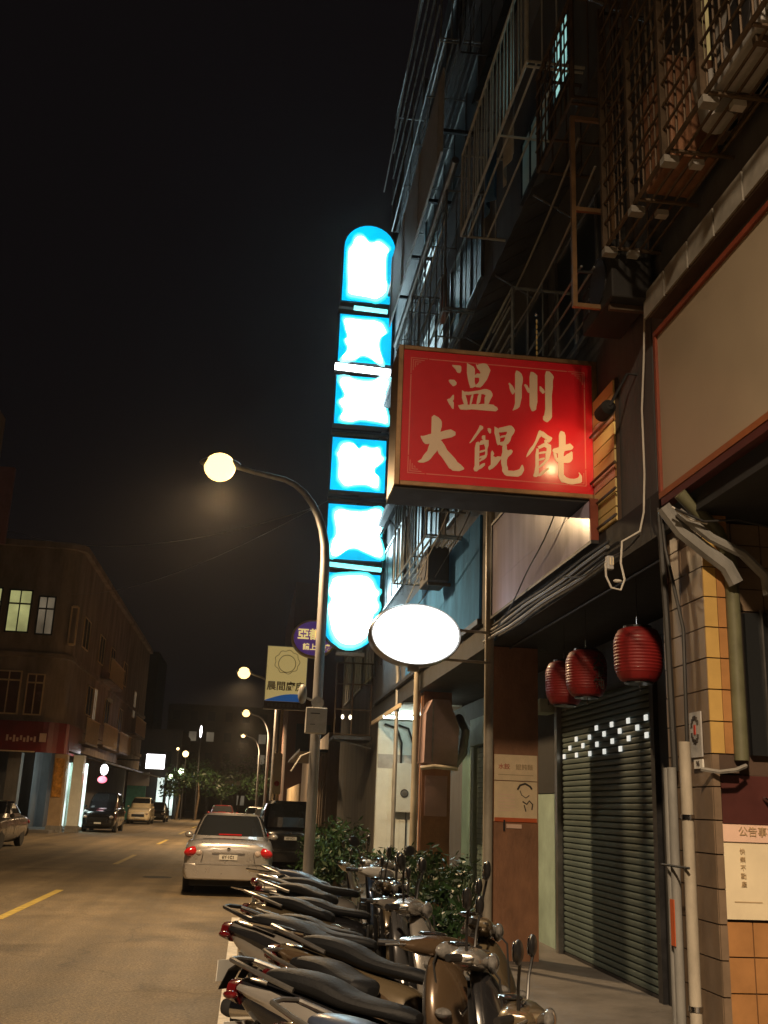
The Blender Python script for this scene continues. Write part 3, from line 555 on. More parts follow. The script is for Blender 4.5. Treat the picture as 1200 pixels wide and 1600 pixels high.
# things stored in it
MB().box(2.42, 2.74, 5.45, 5.9, 5.82, 6.6).build('crate', MT['redbrown'], bevel=.01, label='reddish crate stored behind the bars of the rusty lattice cage', cat='crate')
ac = None
def aircon(label, x0, y0, z0, s=1.0, m='matte'):
    a = thing('air_conditioner', label, 'air conditioner', (x0+.2, y0+.4*s, z0))
    MB().box(x0, x0+.32, y0, y0+.82*s, z0, z0+.58*s).build('casing', MT[m], a, bevel=.015)
    MB().lathe([(.22*s, 0), (.22*s, .012), (.19*s, .014)], (x0-.013, y0+.33*s, z0+.29*s), 0, 18).build('fan_grille', MT['dark_metal'], a)
    for k in range(3): MB().box(x0-.01, x0-.001, y0+.60*s, y0+.78*s, z0+.14*s+k*.12*s, z0+.17*s+k*.12*s).build('louvre', MT['dark_metal'], a)
    MB().box(x0+.02, W, y0+.1, y0+.14, z0-.05, z0-.005).build('bracket', MT['rust'], a)
    return a
aircon('dark air conditioner hanging over the pillar between the red and beige signs', 2.42, 6.62, 5.42, .85)
aircon('air conditioner inside the rusty cage beside the amber window', 2.42, 4.25, 5.82, .7, 'box_grey')
# clutter in the cages
def clutter(label, cat, name, mb, m, **k): mb.build(name, MT[m], label=label, cat=cat, **k)
clutter('grey plastic bucket stored in the rusty lattice cage', 'bucket', 'bucket', MB().lathe([(.11, 0), (.15, .28), (.155, .29), (.13, .29)], (2.58, 5.1, 5.82), 2, 14), 'box_grey', smooth=True)
clutter('tied cardboard box at the near end of the rusty lattice cage', 'box', 'cardboard_box', MB().box(2.42, 2.72, 3.8, 4.2, 5.82, 6.2), 'stone', bevel=.01)
clutter('stack of dusty planks leaning inside the rusty lattice cage', 'planks', 'plank_stack', MB().box(2.66, 2.69, 4.3, 5.3, 5.82, 6.8).box(2.70, 2.73, 4.5, 5.2, 5.82, 7.1), 'rust')
def cloth(label, y0, y1, z0, z1, x, m):
    b = MB(); n = 12; P = []
    for k in range(n+1):
        t = k/n; P.append((x+.03*math.sin(t*9), y0+(y1-y0)*t))
    vs = []
    for a, b_ in P: vs += [(a, b_, z1), (a+.02*math.sin(b_*20), b_, z0+.05*math.sin(b_*7))]
    b.add(vs, [(2*i, 2*i+1, 2*i+3, 2*i+2) for i in range(n)])
    o = b.build('hung_cloth', MT[m], smooth=True, label=label, cat='cloth'); md = o.modifiers.new('t', 'SOLIDIFY'); md.thickness = .006
cloth('pale cloth drying behind the fine bright pickets', 9.9, 10.5, 8.95, 9.75, 2.5, 'box_grey')
cloth('dark cloth drying behind the fine bright pickets', 10.6, 11.2, 8.9, 9.7, 2.45, 'blue_band')
cloth('dull red cloth hung in the cage below the pale parapet board', 14.2, 14.8, 9.0, 9.9, 2.5, 'redbrown')
cloth('grey cloth hung in the close-barred cage under the red sign', 15.0, 15.8, 6.2, 7.2, 2.5, 'box_grey')
aircon('air conditioner below the boarded cage over the teal fascia', 2.4, 14.6, 4.95, .9, 'concrete_dark')
aircon('air conditioner high on the wall between the picket cage and the parapet board', 2.4, 12.4, 7.3, .9, 'concrete_dark')
cage('dark window cage with long level rails just above the red sign', 8.75, 11.4, 5.5, 6.6, 2.2, 'iron', vs=0, hs=.15, fl=6, posts=1.2, bar_r=.010)
cage('window cage with fine bright pickets next to the lit teal window', 8.2, 11.45, 8.78, 9.98, 2.2, 'galv', vs=.155, hs=0, fl=2, posts=1.1, bar_r=.0095)
cage('window cage high up over the lit teal window', 7.4, 11.8, 11.9, 13.3, 2.2, 'dark_metal', vs=.3, hs=.4, fl=3, posts=1.2)
cage('slanting floor-barred cage right of the pale parapet board', 12.6, 15.8, 8.35, 10.2, 2.2, 'iron', vs=.5, hs=.5, fl=5, posts=.8)
cage('cage with boarded end below the fine pickets', 16.0, 17.6, 8.35, 10.0, 2.2, 'iron', vs=.45, hs=.55, fl=4, posts=.8)
cage('cyan-lit tall window cage on the top floors beside the blue sign', 13.0, 18.6, 13.15, 15.9, 2.12, 'iron', vs=1.15, hs=.62, fl=5, posts=1.3, bar_r=.014)
cage('window cage with close bars under the red sign, left of the teal fascia', 13.9, 17.3, 5.45, 7.3, 2.25, 'iron', vs=.30, hs=0, fl=5, posts=1.2, bar_r=.012)
cage('window cage hidden low behind the red sign', 12.4, 13.7, 5.75, 7.4, 2.2, 'iron', vs=.3, hs=.5, fl=4, posts=.9)
cage('dark grille high on the near shop house', 1.5, 6.4, 8.9, 10.8, 2.25, 'rust', vs=.45, hs=.3, fl=3, posts=.8)
cage('grille over the rusty lattice cage, top right of the view', 6.95, 8.0, 7.4, 8.4, 2.25, 'rust', vs=.14, hs=.2, fl=3, posts=.5)

rk = thing('drying_rack', 'rack of long level poles over the right end of the red sign', 'rack', (2.5, 7.6, 5.8))
for k in range(5):
    MB().tube([(2.30+.105*k, 6.95, 5.84+.004*k), (2.30+.105*k, 8.7, 5.84+rnd.uniform(-.02, .02))], .010, 6).build('pole', MT['iron'], rk)
for y in (7.0, 8.6): MB().tube([(2.26, y, 5.82), (W-.02, y, 5.82)], .012, 6).build('arm', MT['dark_metal'], rk)
# pale parapet board lit by the blue sign
pb = thing('parapet_board', 'long pale grey board high on the facade, lit bluish by the tall sign', 'board', (2.2, 16.5, 11.1))
MB().box(2.17, 2.20, 13.0, 18.9, 11.12, 12.62).build('board_face', MT['box_grey'], pb)
for y in (13.3, 15.2, 17.1, 18.7):
    MB().box(2.202, W-.003, y, y+.05, 11.7, 11.76).build('bracket', MT['dark_metal'], pb)
    MB().box(2.155, 2.168, y, y+.03, 11.12, 12.62).build('seam', MT['box_grey'], pb)
gu = thing('roof_gutter', 'dark gutter under the pale parapet board, running down the facade', 'gutter', (2.3, 17, 10.7))
MB().tube([(2.32, 12.6, 10.72), (2.32, 18.9, 10.72)], .06, 8).build('channel', MT['steel'], gu, smooth=True)
for y in (13, 15, 17, 18.6): MB().tube([(2.32, y, 10.72), (W, y, 10.72)], .012, 5).build('hook', MT['steel'], gu)

# awning strips and clutter on the facade
def awning(label, y0, y1, z, xf, m, drop=.35):
    a = thing('awning', label, 'awning', (W, (y0+y1)/2, z))
    n = int((y1-y0)/.18)
    s = MB()
    for k in range(n):
        ya = y0+(y1-y0)*k/n; yb = y0+(y1-y0)*(k+1)/n; h = .012*(k % 2)
        s.add([(W, ya, z+h), (W, yb, z+h), (xf, yb, z-drop+h), (xf, ya, z-drop+h),
               (W, ya, z+h-.012), (W, yb, z+h-.012), (xf, yb, z-drop+h-.012), (xf, ya, z-drop+h-.012)],
              [(0,1,2,3), (4,7,6,5), (0,3,7,4), (1,5,6,2), (3,2,6,7), (0,4,5,1)])
    s.build('corrugated_sheet', m, a)
    for y in (y0+.1, (y0+y1)/2, y1-.1): MB().tube([(W, y, z-drop-.25), (xf+.04, y, z-drop-.01)], .014, 5).build('strut', MT['dark_metal'], a)
    return a
awning('dark corrugated awning over the picket cage', 7.0, 11.9, 11.5, 2.4, MT['matte'])
awning('corrugated awning over the second floor, right of the pale parapet', 12.5, 17.0, 7.9, 2.4, MT['concrete_dark'])
awning('dark awning above the long-railed cage over the red sign', 8.4, 11.8, 7.85, 2.3, MT['concrete_dark'])
awning('awning shading the rusty lattice cage', .5, 6.5, 8.3, 2.0, MT['matte'])
awning('awning of the white-walled shop house', 19.4, 22.6, 8.0, 2.55, MT['concrete_dark'])

# empty sign frame standing out from the wall
ef = thing('empty_sign_frame', 'empty upright metal sign frame with a tan edge above the red sign', 'frame', (2.3, 7.1, 5.5))
p0 = px(905, 250, 0, 2.2); p1 = px(915, 478, 0, 2.2)
for x in (2.2, 2.52):
    MB().box(x, x+.035, 6.86, 6.90, 5.44, 7.15).build('upright', MT['bronze'], ef)
for z in (5.44, 6.28, 7.12): MB().box(2.235, 2.52, 6.865, 6.895, z, z+.035).build('crossbar', MT['bronze'], ef)
MB().box(2.555, W, 6.87, 6.89, 6.6, 6.64).build('arm', MT['dark_metal'], ef)
# pink insulators / yellow chain seen above the red sign
ch = thing('hanging_chain', 'thin yellow sign-hanging chain above the top edge of the red sign', 'chain', (2.28, 8.2, 5.5))
for k in range(9): MB().ell((2.285, 8.2, 5.56+k*.052), (.009, .012, .024), 6, 5).build('link', MT['gold'], ch)
MB().ell((2.285, 8.2, 6.05), (.022, .022, .022), 8, 6).build('hook', MT['chrome'], ch)

# ---------------------------------------------------------------- pipes and cables of the terrace
MB().tube([(2.68, 11.72, .12), (2.68, 11.72, 5.45), (2.76, 11.72, 5.6)], .055, 12).build('drain_pipe', MT['pvc'], smooth=True,
    label='tall beige drain pipe in front of the poster column', cat='pipe')
MB().tube([(2.72, 17.3, .12), (2.72, 17.3, 3.95)], .062, 12).build('drain_pipe', MT['pvc'], smooth=True,
    label='pale drain pipe between the white tiled wall and the brown column with the notice', cat='pipe')
MB().tube([(2.74, 19.9, .12), (2.74, 19.9, 4.2), (2.74, 20.2, 4.6)], .04, 8).build('drain_pipe', MT['pvc_g'], smooth=True,
    label='thin grey drain pipe at the left edge of the white tiled wall', cat='pipe')
MB().tube([(2.70, 6.30, .12), (2.70, 6.30, 2.17)], .036, 12).build('conduit', MT['pvc'], smooth=True, label='thick beige conduit with steel clamps on the tiled pillar', cat='conduit')
MB().tube([(2.70, 6.52, .12), (2.70, 6.52, 2.02)], .030, 12).build('conduit', MT['pvc_g'], smooth=True, label='grey conduit left of the thick beige one, with red paper on it', cat='conduit')
MB().tube([(2.70, 6.60, .12), (2.70, 6.60, 2.02)], .022, 10).build('conduit', MT['pvc_g'], smooth=True, label='thinnest grey conduit at the left side of the tiled pillar', cat='conduit')
MB().box(2.666, 2.672, 6.49, 6.55, .95, 1.22).build('red_sticker', MT['orange'], label='narrow red paper stuck on the grey conduit', cat='sticker')
for z in (1.70, .62):
    MB().lathe([(.042, 0), (.042, .03)], (2.70, 6.30, z), 2, 12).build('pipe_clamp', MT['chrome'], smooth=True, label='shiny %s pipe clamp on the beige conduit' % ('upper' if z > 1 else 'lower'), cat='clamp')
MB().tube([(2.66, 6.22, 1.42), (2.66, 6.64, 1.42)], .008, 6).build('pipe_strap', MT['matte'], label='black strap tied round the conduits on the tiled pillar', cat='strap')
for i, (pts, r, mm, lab) in enumerate((
    ([(2.76, 6.40, 2.15), (2.76, 6.38, 2.9), (2.75, 6.46, 3.15), (2.74, 6.58, 3.5), (2.72, 6.6, 3.9)], .012, 'cable', 'black cable bending up the tiled pillar from the beige conduit'),
    ([(2.74, 6.56, 2.0), (2.74, 6.60, 3.0), (2.73, 6.64, 3.8)], .022, 'cable', 'thick black cable rising beside the tiled pillar'),
    ([(2.79, 6.70, .12), (2.79, 6.70, 3.8)], .016, 'dark_red', 'dark red cable up the shadowed side of the pillar'),
    ([px(1008, 430, 1, 6.9), px(1006, 560, 1, 6.9), px(1003, 640, 1, 6.9), px(1007, 740, 1, 6.9), px(1006, 800, 1, 6.9), px(1000, 830, 1, 6.9), px(972, 846, 1, 6.95), px(970, 880, 1, 6.95), px(976, 905, 1, 6.95), px(970, 922, 1, 6.95), px(955, 918, 1, 6.95), px(947, 900, 1, 6.95), px(946, 880, 1, 6.95)], .008, 'cable_w', 'thin white cable hanging between the signs and ending in a loop'),
    )):
    MB().tube(pts, r, 7).build('cable', MT[mm], smooth=True, label=lab, cat='cable')
sk = thing('socket_box', 'small white socket box hanging in the cable loop under the slat window', 'socket', px(955, 880, 1, 7.0))
q = px(953, 880, 1, 7.0)
MB().box(q.x-.03, q.x+.02, 6.97, 7.02, q.z-.05, q.z+.05).build('casing', MT['box_grey'], sk, bevel=.006)
for s_ in (-.012, .008): MB().box(q.x+s_, q.x+s_+.008, 6.962, 6.97, q.z-.02, q.z+.035).build('plug', MT['paper_w'], sk)
q = px(965, 908, 1, 6.98)
MB().ell(q, (.035, .02, .014), 10, 6).build('cable_adapter', MT['cable_w'], smooth=True, label='pale adapter lying in the bottom of the cable loop', cat='adapter')
# pipes crossing above the pillar
for i, (pts, r, mm, lab) in enumerate((
    ([px(1036, 792, 1, 6.05), px(1065, 830, 1, 6.05), px(1105, 862, 1, 6.05), px(1135, 885, 1, 6.05), px(1150, 912, 1, 6.05)], .05, 'pvc_g', 'fat grey pipe slanting down under the corner of the beige sign'),
    ([px(1060, 800, 1, 5.98), px(1110, 840, 1, 5.98), px(1160, 865, 1, 5.98), px(1195, 900, 1, 5.98), px(1200, 930, 1, 5.98)], .032, 'pvc_g', 'second slanting grey pipe near the right frame edge'),
    ([px(1055, 795, 1, 5.9), px(1100, 815, 1, 5.9), px(1150, 812, 1, 5.9), px(1215, 826, 1, 5.9)], .008, 'cable', 'black cable sagging under the beige sign'),
    ([px(1050, 792, 1, 5.92), px(1080, 812, 1, 5.92), px(1105, 818, 1, 5.92)], .007, 'cable_w', 'pale short cable under the corner of the beige sign'))):
    MB().tube([tuple(p) for p in pts], r, 8).build('pipe' if i < 2 else 'cable', MT[mm], smooth=True, label=lab, cat='pipe' if i < 2 else 'cable')
ru = MB()

# loose cables drooping along the facade
for i, (a, b, sag, x, lab) in enumerate((((575, 1030), (580, 1175), .0, 2.75, 'black cable hanging straight down left of the white tiled wall'),
        ((615, 545), (604, 790), .0, 2.3, 'thin cable dropping between the red sign and the tall blue sign'),
        ((700, 800), (612, 985), .05, 2.3, 'pale cable running down under the red sign towards the oval sign'),
        ((735, 800), (640, 960), .10, 2.5, 'dark cable looping above the teal fascia'),
        ((868, 800), (775, 985), .05, 2.62, 'thin cable crossing the blank whitish panel'),
        ((1000, 835), (880, 905), .06, 2.62, 'black cable sagging from the cable loop to the beam'))):
    A = px(*a, 0, x); Bq = px(*b, 0, x)
    MB().tube([A.lerp(Bq, t)-Vector((0, 0, sag*4*t*(1-t)+.02*math.sin(t*11))) for t in [k/12 for k in range(13)]], .007, 5).build('cable', MT['cable_w' if i == 2 else 'cable'], smooth=True, label=lab, cat='cable')
# ---------------------------------------------------------------- red projecting sign
XD, ZD = (1, 0, 0), (0, 0, 1)
rs = thing('shop_sign', 'red projecting sign with gold-framed box and cream brush characters', 'sign', (1.9, 8.35, 4.3))
X0, X1, Z0, Z1, YF = 1.06, 2.765, 4.335, 5.545, 8.10
MB().box(X0-.03, X1+.03, YF+.03, YF+.50, Z0-.03, Z1+.03).build('box', MT['bronze'], rs)
MB().box(X0-.034, X1+.034, YF+.02, YF+.505, Z0-.06, Z0-.031).build('bottom_plate', MT['matte'], rs)
f = MB()
f.box(X0-.035, X0+.012, YF-.012, YF+.029, Z0-.035, Z1+.035); f.box(X1-.012, X1+.035, YF-.012, YF+.029, Z0-.035, Z1+.035)
f.box(X0+.013, X1-.013, YF-.012, YF+.029, Z1-.006, Z1+.035); f.box(X0+.013, X1-.013, YF-.012, YF+.029, Z0-.035, Z0+.006)
f.build('frame', MT['bronze'], rs, bevel=.006)
MB().box(X0+.012, X1-.012, YF, YF+.02, Z0+.006, Z1-.006).build('face', MT['red_acrylic'], rs)
g = MB()
for P in GLYPH:
    g.poly([(1.0+a/1000, YF-.003-rnd.uniform(0, .0015), 4.0+b/1000) for a, b in P], (0, .003, 0))
g.build('lettering', MT['cream'], rs)
ln = MB(); i_, t_ = .075, .009; yb = YF-.002
ln.box(X0+i_, X0+i_+t_, yb, YF, Z0+i_+.16, Z1-i_-.16); ln.box(X1-i_-t_, X1-i_, yb, YF, Z0+i_+.16, Z1-i_-.16)
ln.box(X0+i_+.16, X1-i_-.16, yb, YF, Z1-i_-t_, Z1-i_); ln.box(X0+i_+.16, X1-i_-.16, yb, YF, Z0+i_, Z0+i_+t_)
for sx, cx in ((1, X0+i_), (-1, X1-i_)):
    for sz, cz in ((1, Z0+i_), (-1, Z1-i_)):
        def seg(a, b, c, d):
            xs = sorted((cx+sx*a, cx+sx*b)); zs = sorted((cz+sz*c, cz+sz*d)); ln.box(xs[0], xs[1], yb, YF, zs[0], zs[1])
        seg(0, .15, 0, .007); seg(0, .007, .008, .15)
        seg(.018, .12, .018, .025); seg(.018, .025, .026, .12)
        seg(.036, .09, .036, .043); seg(.036, .043, .044, .09)
        seg(.054, .07, .054, .061); seg(.054, .061, .062, .07)
ln.build('border_line', MT['pink_line'], rs)
MB().box(X1+.036, W-.004, 8.25, 8.29, 5.2, 5.24).build('wall_arm', MT['dark_metal'], rs)
MB().box(X1+.036, W-.004, 8.25, 8.29, 4.5, 4.54).build('wall_arm', MT['dark_metal'], rs)

# added hooded lamp that makes the glare on the red sign's lower right
fl = thing('added_sign_lamp', 'added small dark hooded lamp making the glare on the red sign', 'lamp', (2.66, 7.0, 5.0))
LP = Vector((2.60, 7.35, 4.80))
MB().lathe([(.03, 0), (.06, .03), (.062, .20), (.056, .20), (.05, .05)], (LP.x, LP.y-.13, LP.z), 1, 14).build('hood', MT['matte'], fl)
MB().ell((LP.x, LP.y-.03, LP.z), (.035, .02, .035), 10, 6).build('bulb', emit('added_glare_bulb', (1, .66, .30), 190), fl)
point('added_glare_light', (LP.x, LP.y-.005, LP.z), 9, (1, .62, .28), r=.03, spot=75, aim=(2.45, 8.1, 4.55))
MB().tube([(LP.x, LP.y-.13, LP.z), (2.72, 7.15, 5.05), (W, 7.15, 5.05)], .012, 6).build('arm', MT['dark_metal'], fl)

# ---------------------------------------------------------------- tall blue sign
tb = thing('tall_lightbox_sign', 'tall glowing blue vertical sign of six stacked panels with blown-out white glyphs', 'sign', (2.1, 23.2, 5.0))
bx0, bx1, by = 1.40, 2.74, 23.02
def arch(z0, z1, top):
    r = (bx1-bx0)/2; cx = (bx0+bx1)/2
    if top: return [(bx0, z0), (bx1, z0)] + [(cx+r*math.cos(a), z1-r+r*math.sin(a)) for a in [PI*k/14 for k in range(15)]]
    return [(bx1, z1), (bx0, z1)] + [(cx-r*math.cos(a), z0+r-r*math.sin(a)) for a in [PI*k/14 for k in range(15)]]
rows = [(13.77, 15.98), (12.14, 13.43), (10.51, 11.79), (8.84, 10.18), (7.17, 8.52), (5.08, 6.88)]
for i, (za, zb) in enumerate(rows):
    if i == 0: P = arch(za, zb, True)
    elif i == 5: P = arch(za, zb, False)
    else: P = [(bx0, za), (bx1, za), (bx1, zb), (bx0, zb)]
    P = [(a+.011*(3-i) - .02, b) for a, b in P]
    MB().poly([(a, by+.02, b) for a, b in P], (0, .28, 0)).build('panel_case', MT['dark_metal'], tb)
    cx = sum(a for a, b in P)/len(P); cz = (za+zb)/2
    MB().poly([(cx+(a-cx)*.965, by, cz+(b-cz)*.975) for a, b in P], (0, .018, 0)).build('panel_face', EM['cyan'], tb)
    B = BLOB[i]; bxm = sum(a for a, b in B)/len(B); bzm = sum(b for a, b in B)/len(B)
    dx = (cx - .011*(3-i)+.02) - 2.07
    for nm, sc, yy, m in (('glyph_glow', 1.10, by-.005, 'glow'), ('glyph_halo', 1.045, by-.010, 'halo'), ('glyph', .95, by-.015, 'blob')):
        MB().poly([(1.4+(bxm+(a-bxm)*sc)/100, yy, (bzm+(b-bzm)*sc)/100) for a, b in B], (0, .004, 0)).build(nm, EM[m], tb)
for i in range(5):
    zc = (rows[i][0]+rows[i+1][1])/2
    MB().box(bx0-.03, bx1+.03, by+.05, by+.26, zc-.03, zc+.03).build('crossbar', MT['dark_metal'], tb)
MB().tube([(bx0-.02, by+.01, 13.60), (bx1-.45, by+.01, 13.58)], .035, 8).build('bare_tube', MT['steel'], tb)
MB().tube([(bx0+.35, by-.02, 13.60), (bx1-.15, by-.02, 13.57)], .06, 8).build('bare_tube', EM['halo'], tb, smooth=True)
MB().tube([(bx0-.04, by-.04, 11.98), (bx1-.02, by-.04, 11.93)], .085, 10).build('bare_tube', EM['tube'], tb, smooth=True)
MB().tube([(bx0-.02, by-.02, 7.05), (bx1-.05, by-.02, 6.98)], .055, 8).build('bare_tube', EM['halo'], tb, smooth=True)
MB().box(bx1+.03, bx1+.06, by+.1, by+.2, 4.8, 15.4).build('mounting_post', MT['dark_metal'], tb)
MB().box(bx0+.35, bx1-.35, by+.05, by+.2, 4.97, 5.05).build('bottom_cap', MT['kerb'], tb)

# ---------------------------------------------------------------- white oval sign
ov = thing('oval_sign', 'glowing blank white oval sign on two brackets by the beige drain pipe', 'sign', (1.79, 11.6, 3.68))
oc = px(650, 991, 1, 11.45); oa, ob = .512, .345
def ring(y, s, k=40): return [(oc.x+oa*s*math.cos(2*PI*j/k), y, oc.z+ob*s*math.sin(2*PI*j/k)) for j in range(k)]
MB().loft([ring(11.46, .985), ring(11.43, 1.0), ring(11.47, 1.035), ring(11.68, 1.035), ring(11.70, 1.0)]).build('casing', MT['steel'], ov, smooth=True)
MB().loft([ring(11.455, .97), ring(11.425, .965)]).build('face', EM['oval'], ov)
MB().tube([(oc.x+oa-.02, 11.58, oc.z+.10), (2.68, 11.66, oc.z+.10)], .016, 8).build('bracket', MT['pvc'], ov)
MB().tube([(oc.x+oa*.7, 11.58, oc.z-.25), (2.68, 11.66, oc.z-.25)], .016, 8).build('bracket', MT['pvc'], ov)
MB().box(oc.x-.06, oc.x+.06, 11.53, 11.62, oc.z-ob-.06, oc.z-ob+.0).build('terminal_box', MT['box_grey'], ov)

# ---------------------------------------------------------------- lanterns
def lantern(label, c, letters=False):
    l = thing('paper_lantern', label, 'lantern', (c[0], c[1], c[2]), group='red lanterns in the arcade')
    R0, H = .195, .44; prof = []
    n = 34
    for k in range(n+1):
        t = k/n; z = -H/2+H*t
        e = abs(2*t-1); r = R0*(1-.30*max(0, e-.35)**2/.42) * (1 if e < .995 else .8)
        r += .0026*math.cos(k*PI)
        r *= 1+.05*(t-.5)
        prof.append((r, z))
    MB().lathe(prof, c, 2, 28).build('shade', MT['lantern'], l, smooth=True)
    for z in (-H/2-.012, H/2-.004): MB().lathe([(.115, z), (.115, z+.02)], c, 2, 20).build('rim', MT['black'], l)
    MB().tube([(c[0], c[1], c[2]+H/2), (c[0], c[1], c[2]+H/2+.10)], .006, 6).build('hook', MT['chrome'], l)
    MB().tube([(c[0], c[1], c[2]+H/2+.1), (c[0], c[1], 3.615)], .003, 5).build('cord', MT['cable'], l)
    MB().tube([(c[0], c[1]-.02, c[2]-H/2-.01), (c[0], c[1]-.02, c[2]-H/2-.07)], .004, 6).build('tassel', MT['steel'], l)
    if letters:
        o = text('大', .11, (c[0]+.05, c[1]-R0-.022, c[2]+.10), XD, ZD, MT['ink'], l, 'lettering', bold=.002)
        text('餛', .11, (c[0]+.05, c[1]-R0-.022, c[2]-.01), XD, ZD, MT['ink'], l, 'lettering', bold=.002)
        text('飩', .11, (c[0]+.05, c[1]-R0-.022, c[2]-.12), XD, ZD, MT['ink'], l, 'lettering', bold=.002)
    return l
lantern('nearest red lantern, hanging highest at the right of the three', tuple(px(997, 1024, 1, 8.0)))
lantern('middle red lantern with dark brush characters', tuple(px(916, 1053, 1, 9.5)), True)
lantern('farthest red lantern, partly behind the lettered one', tuple(px(882, 1068, 1, 10.3)))
hb = MB(); hb.tube([(3.0, 7.2, 3.60), (3.0, 12.0, 3.60)], .012, 6)
hb.build('hanging_rail', MT['dark_metal'], label='thin dark rail under the arcade ceiling carrying the red lanterns', cat='rail')

# ---------------------------------------------------------------- posters, meter box, notices
def board(name, label, cat, c0, c1, y, m, depth=.012):
    t = thing(name, label, cat, ((c0[0]+c1[0])/2, y, c0[1]))
    MB().box(c0[0], c1[0], y-depth, y, c0[1], c1[1]).build('sheet', m, t); return t
yk = 11.998
pt = board('poster', 'upper pale poster strip with red and grey lettering on the brown column', 'poster', (2.815, 2.06), (3.325, 2.35), yk, MT['paper'])
text('水餃', .07, (2.93, yk-.014, 2.21), XD, ZD, MT['ink_r'], pt); text('餛飩麵', .07, (3.17, yk-.014, 2.21), XD, ZD, MT['ink_b'], pt)
MB().box(2.86, 3.28, yk-.0135, yk-.012, 2.12, 2.126).build('print_line', MT['ink_b'], pt)
p2 = board('poster', 'lower cream poster with an orange bottom band and a sketched figure, on the brown column', 'poster', (2.815, 1.60), (3.325, 2.05), yk, MT['paper'])
MB().box(2.82, 3.32, yk-.0135, yk-.0121, 1.60, 1.645).build('orange_band', MT['orange'], p2)
for k in range(6): MB().box(2.86, 3.06, yk-.0135, yk-.0121, 1.72+k*.035, 1.728+k*.035).build('print_line', MT['paper_p'], p2)
fg = MB()
def curl(pts, r): fg.tube([(a, yk-.014, b) for a, b in pts], r, 5)
curl([(3.09, 1.96), (3.12, 2.01), (3.18, 2.03), (3.24, 2.0), (3.26, 1.97)], .012); curl([(3.12, 1.95), (3.14, 1.90), (3.19, 1.87), (3.23, 1.9)], .005)
curl([(3.15, 1.83), (3.2, 1.80), (3.23, 1.84), (3.27, 1.80), (3.26, 1.74)], .008); curl([(3.17, 1.79), (3.19, 1.72)], .007)
fg.build('figure_sketch', MT['ink'], p2)
sb = board('slot_label', 'small white label strip below the poster on the brown column', 'label', (2.96, 1.53), (3.14, 1.575), yk, MT['paper_p'])
MB().box(2.925, 2.945, yk-.02, yk-.001, 1.50, 1.62).build('clip', MT['matte'], sb)

nb = board('notice_board', 'white notice with pinkish header, faint vertical characters, above the orange tiles', 'notice', (W+.065, 1.14), (W+.75, 1.58), 6.235, MT['paper_w'], .02)
MB().box(W+.075, W+.75, 6.205, 6.235, 1.582, 1.685).build('header', MT['paper_p'], nb)
MB().box(W+.08, W+.75, 6.2, 6.235, 1.687, 1.70).build('red_edge', MT['dark_red'], nb)
text('公告事項', .062, (W+.30, 6.202, 1.64), XD, ZD, MT['ink_b'], nb)
for k, ch_ in enumerate('快樂不動產'):
    text(ch_, .036, (W+.20, 6.212, 1.525-.047*k), XD, ZD, MT['ink_b'], nb)
MB().box(W+.135, W+.31, 6.2125, 6.2145, 1.235, 1.241).build('print_line', MT['ink_b'], nb)

cs = thing('camera_notice', 'small white plate with a round emblem on the tiled pillar', 'sign', (W-.03, 6.35, 2.1))
MB().box(W-.016, W-.006, 6.24, 6.41, 2.08, 2.36).build('plate', MT['box_grey'], cs)
ri = MB()
for a in range(0, 360, 24):
    if a in (0, 168, 192): continue
    ri.box(W-.02, W-.016, 6.325+.052*math.cos(R(a))-.011, 6.325+.052*math.cos(R(a))+.011, 2.25+.075*math.sin(R(a))-.013, 2.25+.075*math.sin(R(a))+.013)
ri.build('emblem', MT['ink'], cs)
MB().box(W-.02, W-.016, 6.315, 6.34, 2.22, 2.28).build('emblem_core', MT['ink_r'], cs)
MB().box(W-.018, W-.006, 6.235, 6.36, 2.01, 2.065).build('number_tag', MT['plate'], cs)
text('96', .05, (W-.0195, 6.298, 2.038), (0, -1, 0), ZD, MT['ink'], cs)
lg = thing('pillar_ledge', 'curved pale ledge ending the tiles coloured yellow as if lit on the pillar', 'ledge', (W, 6.1, 2.0))
MB().tube([(W-.07, 6.14, 2.0), (W+.02, 6.08, 1.985), (W+.12, 6.07, 2.0), (W+.2, 6.10, 2.03)], .014, 6).build('lip', MT['kerb'], lg)

# metal-clad box hung on the second column with a notice under it
hb2 = thing('hung_equipment_box', 'pinkish sheet-metal box hung on the column above the pink notice', 'box', (3.0, 16.9, 2.3))
MB().poly([(2.74, 16.55, 2.42), (3.28, 16.55, 2.36), (3.30, 16.55, 3.0), (3.14, 16.55, 3.42), (2.86, 16.55, 3.42), (2.76, 16.55, 3.2)], (0, .62, 0)).build('body', mat('pink_sheet', (.36, .25, .24), .5, var=.25, scale=2), hb2)
MB().box(2.86, 2.885, 16.53, 16.549, 2.42, 3.40).build('seam', MT['steel'], hb2)
MB().tube([(2.70, 16.6, 2.33), (2.9, 16.5, 2.36), (3.28, 16.52, 2.34)], .035, 8).build('bottom_pipe', MT['pvc'], hb2, smooth=True)
MB().tube([(3.28, 16.8, 2.4), (3.42, 16.8, 2.6), (3.46, 16.8, 2.95), (3.4, 17.1, 3.2)], .07, 8).build('wrapped_hose', MT['pvc_g'], hb2, smooth=True)
board('notice_sheet', 'blank pinkish notice on the brown column under the hung box', 'notice', (2.87, 1.60), (3.24, 2.24), 17.19, mat('pink_notice', (.42, .26, .25), .5, var=.1), .02)
mb = thing('meter_box', 'white electric meter box with a round window on the white tiled wall', 'meter box', (3.55, 23.1, 1.7))
MB().box(3.14, 3.70, 23.05, 23.225, 1.62, 2.66).build('case', mat('meter_white', (.55, .58, .55), .4, var=.1), mb, bevel=.012)
